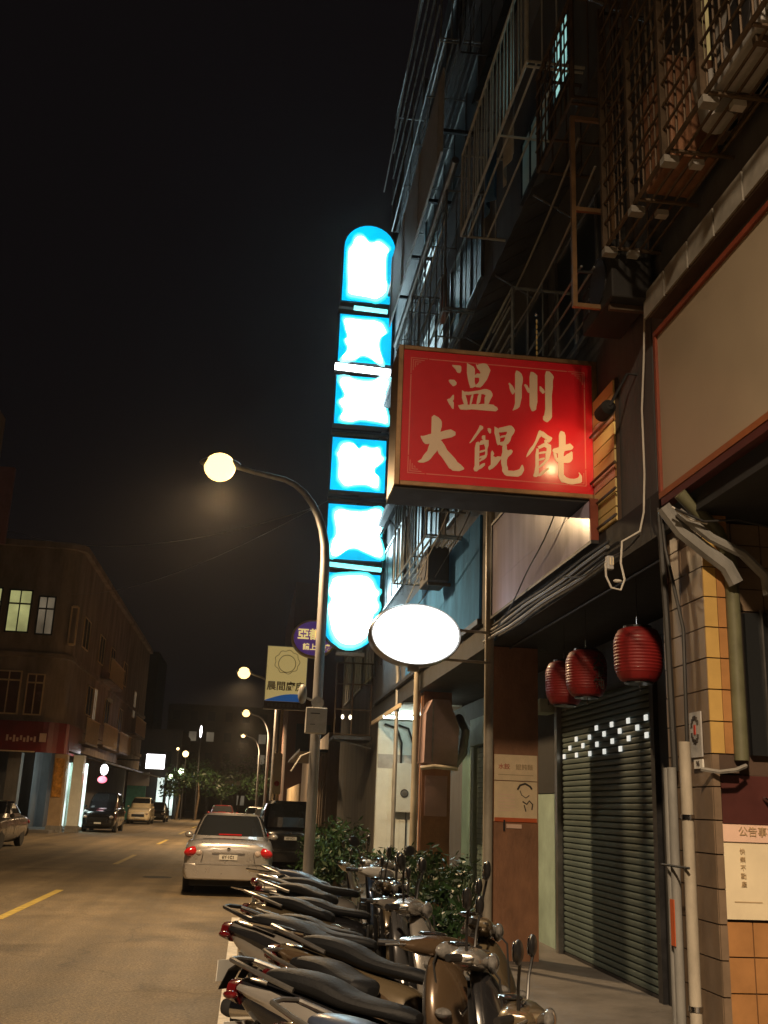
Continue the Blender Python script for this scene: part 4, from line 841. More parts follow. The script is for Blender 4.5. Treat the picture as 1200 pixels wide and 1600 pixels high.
MB().lathe([(.09, -.012), (.09, 0), (.07, 0)], (3.40, 23.045, 2.02), 1, 20).build('window_ring', MT['dark_metal'], mb)
MB().lathe([(.068, -.016), (.068, -.013)], (3.40, 23.045, 2.02), 1, 20).build('dial', MT['steel'], mb)
MB().tube([(3.47, 23.19, 1.62), (3.47, 23.19, .12)], .012, 6).build('wire_duct', MT['dark_metal'], mb)
for k, xx in enumerate((3.32, 3.58)):
    MB().tube([(xx, 23.18, 2.66), (xx, 23.15, 3.1), (xx-.12, 23.1, 3.42), (xx-.4, 23.1, 3.50)], .025, 7).build('cable', MT['cable'], smooth=True,
       label=['left', 'right'][k]+' black cable arching down into the white meter box', cat='cable')
# shelf/balcony bracket below the blue sign
bf = thing('iron_balcony', 'small rusty iron balcony frame under the blue sign with two bright bulbs', 'balcony', (2.4, 24.6, 3.3))
for x in (1.9, 2.3, 2.75): MB().tube([(x, 24.5, 3.32), (x, 24.5, 5.0)], .02, 6).build('post', MT['rust'], bf)
for z in (3.32, 3.9, 4.5, 5.0): MB().tube([(1.9, 24.5, z), (2.78, 24.5, z)], .018, 6).build('rail', MT['rust'], bf)
MB().box(1.88, 2.79, 24.35, 25.6, 3.2, 3.28).build('floor_plate', MT['dark_metal'], bf)
for x in (2.08, 2.26): MB().ell((x, 24.44, 3.72), (.035, .035, .055), 8, 6).build('bulb', emit('bulb%d' % int(x*100), (1, .85, .6), 4), bf)
MB().tube([(1.9, 24.45, 3.2), (2.78, 24.45, 3.02)], .02, 6).build('stay', MT['steel'], bf)

# ---------------------------------------------------------------- arcade tube lights
for i, (x, y, ln_, w, lab) in enumerate(((3.3, 21.6, 1.2, 1.0, 'fluorescent tube under the white soffit before the tiled wall'), (3.35, 18.6, .12, 1.0, 'small bright lamp high in the arcade behind the hung box'))):
    t = thing('tube_lamp', lab, 'lamp', (x, y, 3.5))
    MB().tube([(x-ln_/2, y, 3.53), (x+ln_/2, y, 3.53)], .03, 8).build('tube', emit('arcade_tube%d' % i, (.80, 1.0, .88), 42 if i == 0 else 30), t)
    MB().box(x-ln_/2-.02, x+ln_/2+.02, y-.05, y+.05, 3.56, 3.58).build('fitting', MT['box_grey'], t)

# ---------------------------------------------------------------- street lamps
WARM = (1.0, .66, .34)
def street_lamp(label, bx, by_, h, reach, power, m='lamp', s=1.0, spot=165):
    l = thing('street_lamp', label, 'street lamp', (bx, by_, 0), group='street lamps along the right kerb')
    sg = 1 if reach > 0 else -1; rr = abs(reach)
    pts = [(bx, by_, 0), (bx, by_, h-1.55)]
    for k in range(1, 8):
        a = PI/2*k/8; pts.append((bx+sg*.95*(1-math.cos(a)), by_, h-1.55+1.42*math.sin(a)))
    pts += [(bx+sg*(.95+(rr-.95)*.5), by_, h-.06), (bx+sg*rr, by_, h+.02)]
    MB().tube(pts, .085, 12, r1=.04).build('pole', MT['pole'], l, smooth=True)
    MB().tube([(bx, by_, 0), (bx, by_, .5)], .12, 12).build('base', MT['pole'], l, smooth=True)
    hx = bx+sg*(rr+.22)
    MB().ell((hx, by_, h+.05), (.36, .15, .10), 16, 8).build('head', MT['pole'], l, smooth=True)
    MB().ell((hx, by_, h-.02), (.27*s, .24*s, .25*s), 18, 12).build('lens', EM[m], l, smooth=True)
    if power: point('lamp_light', (hx, by_, h-.36), power, WARM, r=.2, spot=spot, aim=(hx, by_, 0))
    return l
L1 = street_lamp('nearest street lamp, glaring in front of the dark sky, grey box on its pole', 1.02, 17.0, 7.25, -1.68, 2900, s=1.0)
wl = thing('street_lamp', 'tall street lamp behind the viewer, lighting the red and beige signs', 'street lamp', (1.4, -5, 0))
MB().tube([(1.3, -5, 0), (1.3, -5, 9.8), (.9, -5, 10.6), (-1.7, -5, 10.72)], .08, 8).build('pole', MT['pole'], wl, smooth=True)
MB().ell((-2, -5, 10.75), (.36, .15, .10), 16, 8).build('head', MT['pole'], wl, smooth=True)
MB().ell((-2, -5, 10.69), (.24, .14, .08), 16, 8).build('lens', EM['lamp'], wl, smooth=True)
point('lamp_light', (-2, -5, 10.5), 13000, (1.0, .72, .45), r=.35, spot=154, aim=(-2, -5, 0))
street_lamp('second street lamp down the street', .98, 45, 7.1, -1.3, 4500, s=1.0, spot=170)
street_lamp('third street lamp down the street', 1.05, 66, 7.1, -1.3, 4500, s=.9, spot=170)
street_lamp('fourth and smallest street lamp with its whole arm in view', .75, 92, 7.3, -1.3, 4500, 'lamp_small', s=.7)
cb = thing('control_box', 'grey cabinet strapped on the nearest lamp pole', 'cabinet', (1.0, 16.8, 2.8))
MB().box(.83, 1.165, 16.62, 16.86, 2.80, 3.20).build('case', MT['box_grey'], cb, bevel=.01)
MB().box(.90, 1.05, 16.614, 16.62, 3.10, 3.115).build('label_strip', MT['dark_metal'], cb)
MB().box(.90, .98, 16.614, 16.62, 2.93, 2.94).build('label_strip', MT['dark_metal'], cb)
MB().tube([(1.02, 16.86, 3.05), (1.02, 16.93, 3.05)], .03, 8).build('strap', MT['steel'], cb)
lp = thing('speaker_fitting', 'round grey fitting clamped on the lamp pole above the cabinet', 'fitting', (.95, 16.85, 3.4))
MB().ell((.76, 16.8, 3.42), (.075, .09, .16), 12, 8).build('shell', MT['pvc_g'], lp, smooth=True)
MB().lathe([(.10, -.03), (.10, .03)], (1.02, 16.88, 3.30), 1, 16).build('ring', MT['steel'], lp)
MB().tube([(.8, 16.85, 3.38), (1.02, 16.9, 3.3)], .02, 6).build('arm', MT['steel'], lp)
MB().tube([(1.02, 17, 2.55), (.8, 16.9, 2.45), (.65, 16.8, 2.2)], .012, 6).build('cable', MT['cable_w'], smooth=True, label='short pale cable curling off the nearest lamp pole', cat='cable')

# ---------------------------------------------------------------- signs further down
cr = thing('post_sign', 'cream and blue sign board standing on a thin pole beyond the lamp', 'sign', (1.0, 36, 0))
c0, c1 = px(415, 1107, 1, 36), px(481, 1008, 1, 36)
sx0, sx1, sz0, sz1 = .31, 1.76, 4.82, 7.02
MB().box(sx0, sx1, 36, 36.2, sz0, sz1).build('box', MT['steel'], cr)
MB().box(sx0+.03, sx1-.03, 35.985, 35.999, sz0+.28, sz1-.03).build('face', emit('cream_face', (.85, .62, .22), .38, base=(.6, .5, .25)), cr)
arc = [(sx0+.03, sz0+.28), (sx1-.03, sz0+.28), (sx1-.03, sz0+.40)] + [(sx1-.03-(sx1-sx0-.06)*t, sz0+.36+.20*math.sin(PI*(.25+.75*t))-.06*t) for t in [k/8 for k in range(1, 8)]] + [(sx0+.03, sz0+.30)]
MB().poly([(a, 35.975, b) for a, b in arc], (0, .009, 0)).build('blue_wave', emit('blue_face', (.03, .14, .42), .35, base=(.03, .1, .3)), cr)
MB().box(sx0+.03, sx1-.03, 35.98, 35.999, sz0+.03, sz0+.27).build('grey_band', MT['grey_band'], cr)
text('晨間廚房', .33, ((sx0+sx1)/2, 35.982, sz0+.78), XD, ZD, mat('sign_brown', (.22, .10, .03), .6), cr, bold=.006, depth=.006)
# plain round picture in place of the shop's figure
oc2 = MB(); cc = ((sx0+sx1)/2, sz0+1.58)
oc2.tube([(cc[0]+.30*math.cos(a), 35.98, cc[1]+.30*math.sin(a)) for a in [2*PI*k/24 for k in range(25)]], .012, 5)
oc2.tube([(cc[0]+.42*math.cos(a)*(1+.06*math.cos(9*a)), 35.98, cc[1]+.06+.40*math.sin(a)*(1+.06*math.cos(9*a))) for a in [2*PI*k/54 for k in range(55)]], .010, 5)
oc2.build('round_outline', MT['ink_b'], cr)
for k in range(9): MB().box(sx0+.12+k*.135, sx0+.20+k*.135, 35.975, 35.98, sz0+.09, sz0+.20).build('small_mark', MT['box_grey'], cr)
MB().tube([(1.0, 36.1, 0), (.97, 36.1, 4.82)], .05, 8).build('pole', MT['paper'], cr, smooth=True)
po = thing('pole_plate', 'long pale plate with a dark round mark, strapped on the sign pole', 'sign', (1.0, 35.9, 2.5))
MB().box(.80, 1.08, 35.98, 36.04, 2.0, 3.35).build('plate', MT['paper_w'], po)
MB().lathe([(.09, -.01), (.09, 0)], (.94, 35.975, 2.35), 1, 14).build('round_mark', MT['ink_r'], po)

pu = thing('oval_board', 'purple oval board with gold rim and gold characters, behind the lamp pole', 'sign', (1.6, 30.2, 6.3))
ox, oz, ra, rb = 1.60, 6.40, .66, .56
def er(y, s, k=36): return [(ox+ra*s*math.cos(2*PI*j/k), y, oz+rb*s*math.sin(2*PI*j/k)) for j in range(k)]
MB().loft([er(30, 1.0), er(29.96, .97), er(29.96, .90)], False).build('rim', MT['gold'], pu, smooth=True)
MB().loft([er(30, 1.0), er(30.25, 1.0)]).build('case', MT['gold'], pu)
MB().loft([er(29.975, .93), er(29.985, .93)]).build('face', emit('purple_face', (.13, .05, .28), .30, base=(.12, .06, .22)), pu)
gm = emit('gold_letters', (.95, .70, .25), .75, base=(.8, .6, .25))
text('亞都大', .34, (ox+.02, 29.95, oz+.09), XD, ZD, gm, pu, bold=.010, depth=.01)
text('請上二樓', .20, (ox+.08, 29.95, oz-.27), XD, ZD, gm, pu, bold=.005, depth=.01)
MB().tube([(ox+ra, 30.1, oz), (2.8, 30.1, oz)], .03, 6).build('arm', MT['dark_metal'], pu)
# ---------------------------------------------------------------- far right-hand houses
bE = thing('shop_house', 'brown shop house beyond the white tiled wall, iron balcony in front', 'building', (6, 29, 0))
MB().box(W+.1, 11, 24.3, 34.5, .12, 11.5).build('wall', MT['stain'], bE)
for z in (4.8, 7.8):
    for y in (25.2, 28.2, 31.2): window(bE, y, y+2.2, z, z+1.5, MT['pane'], x=W+.1, n=3)
bF = thing('low_house', 'low lamp-lit brown house front past the cabinet pole', 'building', (6, 42, 0))
MB().box(2.7, 12, 37, 55, 0, 4.2).build('wall', MT['left_wall'], bF)
for k in range(8): MB().box(2.6, 2.7, 37.3+k*1.2, 37.5+k*1.2, 0, 3.6).build('pilaster', MT['left_wall'], bF)
MB().box(1.7, 2.69, 37, 48, 3.5, 3.6).build('awning', MT['dark_metal'], bF)
bG = thing('tall_dark_house', 'narrow tall dark brown building end behind the cream sign', 'building', (4, 60, 0))
MB().box(1.9, 12, 58, 75, 0, 14).build('wall', mat('dark_brown_wall', (.10, .045, .03), .8, var=.3, scale=.5), bG)
for k in range(3): MB().box(2.4+k*1.2, 3.1+k*1.2, 57.9, 57.99, 4+k*.01, 6).build('window', MT['pane'], bG)
fe = thing('iron_fence', 'pale upright-board fence lit by lamps, right of the sign pole', 'fence', (1.9, 44, 0))
for k in range(14): MB().box(1.75+.01*k, 1.80+.01*k, 37+k*1.1, 37.7+k*1.1, 0, 2.4).build('board', MT['paper'], fe)

# ---------------------------------------------------------------- left-hand corner building
lb = thing('corner_building', 'brown four-storey corner building across the street with a rounded front', 'building', (-12, 60, 0))
prof = [(-30, 52.0), (-10.2, 52.0)]
for k in range(1, 9):
    a = PI/2*k/8; prof.append((-10.2+1.0*math.sin(a), 53.0-1.0*math.cos(a)))
prof += [(-9.2, 90), (-30, 90)]
MB().poly([(a, b, 3.95) for a, b in prof], (0, 0, 9.7)).build('wall', MT['left_wall'], lb)
MB().poly([(a*1.0+(.25 if a > -29 else 0), b-(.25 if b < 89 else 0), 13.65) for a, b in prof], (0, 0, .3)).build('roof_parapet', MT['left_wall'], lb)
for z in (8.15, 5.0): MB().poly([(a+(.12 if a > -29 else 0), b-(.12 if b < 89 else 0), z) for a, b in prof], (0, 0, .22)).build('floor_band', MT['left_wall'], lb)
MB().box(-30, -10.6, 54.0, 90, .12, 3.9).build('shop_wall', MT['concrete_dark'], lb)
MB().box(-10.6, -10.2, 56.0, 90, .12, 3.9).build('shop_wall', MT['concrete_dark'], lb)
def fwin(x0, x1, z0, z1, pm, n=2, y=52.0, top=.33, fm='steel'):
    f = MB(); t = .07
    f.box(x0, x0+t, y-.06, y, z0, z1); f.box(x1-t, x1, y-.06, y, z0, z1); f.box(x0+t, x1-t, y-.06, y, z0, z0+t); f.box(x0+t, x1-t, y-.06, y, z1-t, z1)
    zt = z1-(z1-z0)*top; f.box(x0+t, x1-t, y-.055, y, zt-.04, zt+.04)
    f.box((x0+x1)/2-.03, (x0+x1)/2+.03, y-.055, y, z0+t, z1-t)
    w = f.build('window', MT[fm], lb)
    MB().box(x0+t, x1-t, y-.03, y-.01, z0+t, z1-t).build('pane', pm, w)
fwin(-12.45, -11.3, 9.30, 11.45, EM['win_green'], fm='dark_metal'); fwin(-11.0, -10.15, 9.25, 11.2, EM['win_dim'], fm='dark_metal')
fwin(-14.2, -12.75, 9.30, 11.5, EM['win_green'], fm='dark_metal')
fwin(-12.5, -11.3, 5.35, 7.45, MT['pane_b'], top=.22, fm='paper'); fwin(-11.05, -10.2, 5.35, 7.35, MT['pane_b'], top=.22, fm='paper'); fwin(-14.0, -12.75, 5.35, 7.5, MT['pane_b'], top=.22, fm='paper')
# narrow arched window on the rounded corner
w = MB(); w.box(-9.42, -9.36, 52.15, 52.3, 8.9, 10.8); w.box(-9.12, -9.06, 52.3, 52.5, 8.9, 10.8); w.box(-9.36, -9.12, 52.2, 52.4, 10.75, 10.85); w.box(-9.36, -9.12, 52.2, 52.4, 8.85, 8.95)
w.build('slit_window', MT['paper'], lb)
for (ya, yb, z0, z1, m) in ((55, 57, 9.2, 10.8, MT['pane']), (58.5, 60.5, 6.0, 7.6, MT['pane']), (61, 62.2, 5.9, 7.7, EM['win_dim']), (66, 68, 6, 7.6, MT['pane']), (66, 68, 9.2, 10.8, MT['pane']),
        (73, 75, 6, 7.6, MT['pane']), (73, 75, 9.2, 10.8, MT['pane']), (81, 82.3, 7.6, 9.6, EM['win_dim']), (61, 63, 9.2, 10.8, MT['pane'])):
    window(lb, ya, yb, z0, z1, m, x=-9.2+.06, n=2, fm=MT['paper'])
# corrugated balconies on the street face
for k, (ya, yb, z0) in enumerate(((56, 60.5, 4.3), (62.5, 69, 4.5), (70.5, 77, 4.5), (62.5, 69, 8.3), (79, 86, 6.2))):
    b = MB().box(-9.14, -8.55, ya, yb, z0, z0+.12).build('balcony', MT['left_wall'], lb)
    r_ = MB()
    n = int((yb-ya)/.35)
    for j in range(n+1): r_.box(-8.6, -8.55, ya+j*.35, ya+j*.35+.07, z0+.13, z0+1.3)
    r_.box(-8.62, -8.53, ya, yb, z0+1.3, z0+1.36)
    r_.build('railing', MT['paper'], b)
for k in range(7): MB().box(-8.62+.0, -8.5, 63+k*.22, 63.1+k*.22, 7.15, 7.35).build('hung_cloth', MT['plate'], lb)
# red shop band, awning, pillars
rb_ = thing('shop_band', 'dark red shop sign band along the corner building, with worn pale marks', 'sign', (-10, 51.6, 3.6))
band = [(-30, 51.7), (-10.2, 51.7)] + [(-10.2+1.3*math.sin(PI/2*k/8), 53.0-1.3*math.cos(PI/2*k/8)) for k in range(1, 9)] + [(-8.9, 57)]
for i in range(len(band)-1):
    (a, b), (c, d) = band[i], band[i+1]
    MB().add([(a, b, 3.62), (c, d, 3.62), (c, d, 5.05), (a, b, 5.05), (a, b+.2, 3.62), (c-.15, d+.2, 3.62), (c-.15, d+.2, 5.05), (a, b+.2, 5.05)],
             [(0,1,2,3), (7,6,5,4), (0,4,5,1), (3,2,6,7), (1,5,6,2), (0,3,7,4)]).build('band_panel', mat('band_red%d' % i, (.20, .022, .02), .4, var=.3, scale=1, coat=.3), rb_)
MB().box(-30, -10.2, 51.66, 51.70, 3.6, 3.66).build('light_strip', MT['paper'], rb_)
MB().box(-10.05, -9.75, 51.6, 51.69, 4.1, 4.5).build('pale_patch', MT['paper_p'], rb_)
ws = MB()
for k in range(9): ws.box(-11.6+k*.16, -11.5+k*.16, 51.68, 51.695, 4.1+.05*math.sin(k*2), 4.32+.06*math.cos(k*3))
ws.build('worn_lettering', MT['paper_p'], rb_)
aw = thing('street_awning', 'dark sloping awning along the street side of the corner building', 'awning', (-8, 70, 3.6))
MB().add([(-9.3, 53, 3.9), (-9.3, 90, 3.9), (-7.3, 90, 3.45), (-7.3, 55, 3.45), (-9.3, 53, 3.8), (-9.3, 90, 3.8), (-7.3, 90, 3.35), (-7.3, 55, 3.35)],
   [(0,1,2,3), (7,6,5,4), (3,2,6,7), (0,3,7,4), (1,5,6,2), (0,4,5,1)]).build('sheet', MT['dark_metal'], aw)
def pillar(label, x, y, m, w=.6):
    t = thing('arcade_pillar', label, 'pillar', (x, y, 0)); MB().box(x-w/2, x+w/2, y-.3, y+.3, .12, 3.6).build('shaft', m, t)
    MB().box(x-w/2-.04, x+w/2+.04, y-.34, y+.34, 0, .3).build('foot', MT['kerb'], t); return t
p = pillar('beige pillar with a gold and red hanging panel, left of the lit doorway', -9.05, 52.6, mat('pillar_beige', (.42, .30, .18), .7, var=.2))
MB().box(-9.3, -8.85, 52.27, 52.295, 1.6, 3.4).build('gold_panel', mat('gold_panel', (.55, .26, .05), .35, var=.6, scale=4, coat=.4), p)
pillar('pale pillar at the left of the corner building', -11.2, 52.6, MT['concrete'])
pillar('white lit pillar right beside the bright doorway', -8.3, 53.2, MT['white_tile'], .5)
dw = thing('lit_doorway', 'bright bluish-white shop doorway behind the black car', 'doorway', (-8.4, 55, 0))
MB().box(-9.6, -8.2, 55.4, 55.5, .2, 3.3).build('lit_room', EM['shop'], dw)
MB().box(-9.0, -8.95, 54.9, 55.39, .2, 3.3).build('door_frame', MT['mint'], dw)
MB().box(-8.62, -8.55, 54.9, 55.39, .2, 3.3).build('door_frame', MT['mint'], dw)
point('doorway_light', (-8.3, 54.2, 2.8), 120, (.8, 1, .95), r=.3)
ns = thing('small_lit_sign', 'small round white and red lit sign above the black car', 'sign', (-7.5, 56, 2.6))
MB().ell((-7.45, 56, 3.05), (.2, .06, .28), 12, 8).build('white_disc', EM['signw'], ns)
MB().ell((-7.5, 56, 2.55), (.24, .06, .18), 12, 8).build('red_disc', EM['redneon'], ns)
MB().box(-7.5, -7.44, 55.98, 56.03, 3.3, 3.4).build('hanger', MT['dark_metal'], ns)
gs = thing('green_shop_front', 'teal painted shop front under the awning beyond the yellowish car', 'shop front', (-8, 80, 0))
MB().box(-9.1, -7.7, 82, 82.2, .1, 2.6).build('front', mat('teal_front', (.10, .40, .34), .5), gs)
MB().box(-9.1, -7.5, 81.9, 82.1, 2.61, 3.6).build('pale_fascia', MT['plate'], gs)
tl = thing('white_lightbox', 'small glowing white rectangular sign standing out from the corner building', 'sign', (-6.6, 75, 4))
MB().box(-7.25, -5.88, 75, 75.3, 3.66, 4.74).build('box', MT['dark_metal'], tl)
MB().box(-7.2, -5.93, 74.97, 74.998, 3.71, 4.69).build('face', EM['signw'], tl)
MB().box(-9.2, -7.26, 75.1, 75.2, 4.2, 4.3).build('arm', MT['dark_metal'], tl)
# near-left building edge, just outside the view, carries an upright sign
nl = thing('left_near_building', 'dark building at the far left edge of the view', 'building', (-12, 24, 0))
MB().box(-18, -8.4, 18, 31.5, 0, 13).build('wall', MT['left_wall'], nl)
us = thing('upright_sign', 'dim pinkish upright sign edge at the left border of the view', 'sign', (-7.5, 31, 8))
q0 = px(0, 735, 1, 31); q1 = px(6, 850, 1, 31)
MB().box(-8.38, q1.x+.02, 30.9, 31.1, q1.z, q0.z+.1).build('board', mat('pink_board', (.30, .15, .17), .6, var=.2), us)

# ---------------------------------------------------------------- end of the street
for i, (x0, x1, y0, h, lab) in enumerate(((-26, -6.5, 100, 8, 'dark low building past the white lightbox'), (-60, -14, 150, 22, 'far dark block on the left horizon'), (-14, 6, 175, 17, 'far dark block closing the street'),
        (4, 40, 140, 25, 'far dark block on the right behind the lamps'), (2.6, 14, 80, 9, 'two-storey dark house beyond the tall dark one'))):
    b = thing('far_building', lab, 'building', ((x0+x1)/2, y0, 0))
    MB().box(x0, x1, y0, y0+14, 0, h).build('wall', MT['hill'], b)
    for k in range(7):
        xx = x0+ (x1-x0)*(k+.5)/7
        for j in range(int(h/3.4)):
            lit = rnd.random() < .10
            MB().box(xx-.6, xx+.6, y0-.08, y0-.01, 1.2+j*3.3, 2.7+j*3.3).build('window', EM['win_dim'] if lit else MT['pane'], b)
rf = thing('market_roof', 'long low lit roof edge across the end of the street', 'roof', (0, 108, 3))
MB().box(-4.5, 3.5, 106, 112, 3.3, 3.7).build('roof_slab', MT['left_wall'], rf)
for x in (-4, -1.5, 1, 3.2): MB().box(x-.1, x+.1, 106.2, 106.4, 0, 3.29).build('post', MT['dark_metal'], rf)
for k, (x, z) in enumerate(((-1.6, 5.0), (-.5, 5.3), (.7, 5.1), (2.2, 5.6))): pass
ls = thing('lit_shopfront', 'bright white shop window far down the left side', 'shop front', (-8, 98, 1))
MB().box(-8.3, -7.7, 98.9, 99, .5, 3.6).build('lit_pane', EM['shop'], ls); MB().box(-7.4, -6.7, 98.9, 99, .3, 3.5).build('lit_pane', EM['shop'], ls)
MB().box(-7.68, -7.45, 98.8, 99, .2, 3.8).build('mullion', MT['dark_metal'], ls)
for k, (x, y, m, r, lab) in enumerate(((290, 1178, 'lamp_small', .55, 'small warm lamp high above the white lightbox'), (283, 1205, 'lamp_green', .5, 'greenish lamp among the far trees, right one'),
        (267, 1213, 'lamp_green', .35, 'greenish lamp among the far trees, left one'), (314, 1143, 'signw', .22, 'narrow lit window strip on the far dark block'), (278, 1170, 'lamp_small', .25, 'faint small lamp left of the warm one'))):
    q = px(x, y, 1, 96); t = thing('far_lamp', lab, 'lamp', q)
    MB().ell(q, (r*.5, r*.4, r*.5 if k != 3 else .55), 10, 8).build('globe', EM[m], t)
    MB().tube([(q.x, q.y+.3, 0), (q.x, q.y+.3, q.z)], .06, 6).build('post', MT['dark_metal'], t)

# ---------------------------------------------------------------- foliage
def crown(n, c, rad, leaf, seed, tri=True):
    r = random.Random(seed); m = MB()
    cl = [(r.uniform(-1, 1), r.uniform(-1, 1), r.uniform(-1, 1)) for _ in range(max(4, n//60))]
    for i in range(n):
        q = cl[i % len(cl)]
        p = Vector((c[0]+rad[0]*(q[0]*.72+r.gauss(0, .2)), c[1]+rad[1]*(q[1]*.72+r.gauss(0, .2)), c[2]+rad[2]*(q[2]*.72+r.gauss(0, .2))))
        a = Vector((r.gauss(0, 1), r.gauss(0, 1), r.gauss(0, .8))).normalized(); b = a.cross(Vector((r.gauss(0, 1), r.gauss(0, 1), r.gauss(0, 1)))).normalized()
        s = leaf*r.uniform(.6, 1.3)
        m.add([p-a*s, p+b*s*.32, p+a*s, p-b*s*.32], [(0, 1, 2, 3)])
    return m
def tree(label, x, y, h, rad, seed):
    t = thing('tree', label, 'tree', (x, y, 0), group='trees at the end of the street')
    MB().tube([(x, y, 0), (x+.2, y, h*.4), (x, y, h*.75)], .16, 7, r1=.06).build('trunk', MT['rust'], t)
    crown(700, (x, y, h*.72), (rad, rad, h*.30), .22, seed).build('crown', MT['leaf_d'], t)
for i, (x, y, h, r_, lab) in enumerate(((-4.6, 97, 5.2, 1.8, 'bushy tree at the far left kerb, lit from below'), (-1.0, 112, 6.5, 2.6, 'round tree in the middle of the far street end'),
        (2.6, 100, 6.0, 2.0, 'tree right of the fourth lamp'), (-8, 108, 7, 2.5, 'dark tree by the green lamps'), (5.0, 88, 7, 2.2, 'tree at the right by the pole plate'), (-2.6, 100, 4.6, 1.7, 'low tree between the far left tree and the fourth lamp'), (.6, 98, 4.2, 1.6, 'short bushy tree under the fourth lamp'), (-6.2, 96, 4.4, 1.5, 'small tree behind the lit shop windows'))): tree(lab, x, y, h, r_, i)

def potplant(label, x, y, h, rad, n, seed, z=.12, long=False, m='leaf'):
    t = thing('potted_plant', label, 'plant', (x, y, z), group='potted plants behind the scooters')
    MB().lathe([(.13, 0), (.17, .27), (.18, .28), (.15, .285)], (x, y, z), 2, 14).build('pot', MT['pot'] if seed % 2 else MT['stone'], t, smooth=True)
    r = random.Random(seed); st = MB()
    for k in range(6):
        a = r.uniform(0, 6.28); st.tube([(x, y, z+.25), (x+.3*rad*math.cos(a), y+.3*rad*math.sin(a), z+.3+h*.5), (x+.8*rad*math.cos(a), y+.8*rad*math.sin(a), z+.25+h*.9)], .008, 4)
    st.build('stem', MT['leaf_d'], t)
    if long:
        b = MB()
        for k in range(n):
            a = r.uniform(0, 6.28); L_ = h*r.uniform(.6, 1.1); q = rad*r.uniform(.4, 1.2); w_ = .02
            c_, s_ = math.cos(a), math.sin(a); P = []
            for j in range(5):
                tt = j/4; rr_ = q*tt; zz_ = z+.27+L_*(tt-.45*tt*tt)*1.4
                ww = w_*(1-tt)+.002
                P.append(((x+rr_*c_-ww*s_, y+rr_*s_+ww*c_, zz_), (x+rr_*c_+ww*s_, y+rr_*s_-ww*c_, zz_)))
            vs = [v for pr in P for v in pr]; b.add(vs, [(2*j, 2*j+1, 2*j+3, 2*j+2) for j in range(4)])
        b.build('foliage', MT[m], t)
    else:
        crown(n, (x, y, z+.3+h*.6), (rad, rad, h*.45), .055, seed).build('foliage', MT[m], t)
PL = [(2.45, 12.9, .9, .35, 500, 0, 'leaf'), (2.5, 12.1, .75, .3, 40, 1, 'leaf'), (2.0, 11.0, .7, .3, 500, 0, 'leaf'), (1.9, 9.9, .5, .3, 400, 0, 'leaf_d'),
      (2.4, 13.9, 1.0, .4, 500, 0, 'leaf_d'), (2.5, 14.9, .95, .35, 45, 1, 'leaf'), (2.45, 16.0, 1.1, .4, 600, 0, 'leaf_d'), (2.4, 18.2, .95, .4, 500, 0, 'leaf')]
wd = ['leafy potted plant just left of the beige drain pipe', 'spiky long-leaved pot plant near the drain pipe', 'bushy pot plant before the poster column', 'low dark pot plant behind the second scooter head',
      'dark bush in a pot before the dark doorway', 'arching grassy plant before the brown column', 'tall dark leafy pot plant against the white tiles', 'leafy pot plant beside the lamp pole']
for i, (x, y, h, r_, n, lg_, m) in enumerate(PL): potplant(wd[i], x, y, h*(.6 if y > 13 else .85), r_*.85, n, 20+i, long=bool(lg_), m=m)
for i, (x, y, h, r_) in enumerate(((1.75, 20.5, 1.05, .45), (1.95, 22.0, 1.25, .5), (1.6, 23.0, 1.3, .5))):
    t = thing('hedge_bush', ['front', 'tallest', 'rear left'][i]+' dark green bush below the iron balcony', 'bush', (x, y, 0), group='bushes below the iron balcony')
    MB().tube([(x, y, 0), (x, y, h*.6)], .04, 6).build('stem', MT['rust'], t)
    crown(1500, (x, y, h*.62), (r_, r_, h*.45), .07, 60+i).build('foliage', MT['leaf'] if i else MT['leaf_d'], t)

# ---------------------------------------------------------------- overhead wires
def wire(label, a, b, sag, r=.012, m='cable_w'):
    a = Vector(a); b = Vector(b)
    MB().tube([a.lerp(b, t)-Vector((0, 0, sag*4*t*(1-t))) for t in [k/16 for k in range(17)]], r, 4).build('overhead_wire', MT[m], label=label, cat='wire')
mw = MT['cable_w']
wire('upper faint overhead wire crossing the street', px(0, 824, 1, 40), px(500, 790, 1, 25), .9, .010, 'pvc_g')
wire('lower faint overhead wire rising to the lamp pole', px(95, 927, 1, 55), px(520, 778, 1, 24), .8, .010, 'pvc_g')
wire('thin street-parallel cable along the top left outline of the facade', px(662, -30, 0, 2.05), px(600, 300, 0, 2.05), .1, .014, 'pvc_g')
wire('cable running down the facade right of the picket cage', px(905, 215, 0, 2.3), px(770, 520, 0, 2.3), .1, .012, 'pvc_g')
wire('second cable parallel to the one right of the picket cage', px(930, 260, 0, 2.3), px(800, 520, 0, 2.3), .1, .010, 'pvc_g')
wire('cable between the red and blue signs near the parapet board', px(700, 330, 0, 2.3), px(632, 530, 0, 2.3), .1, .012, 'cable_w')
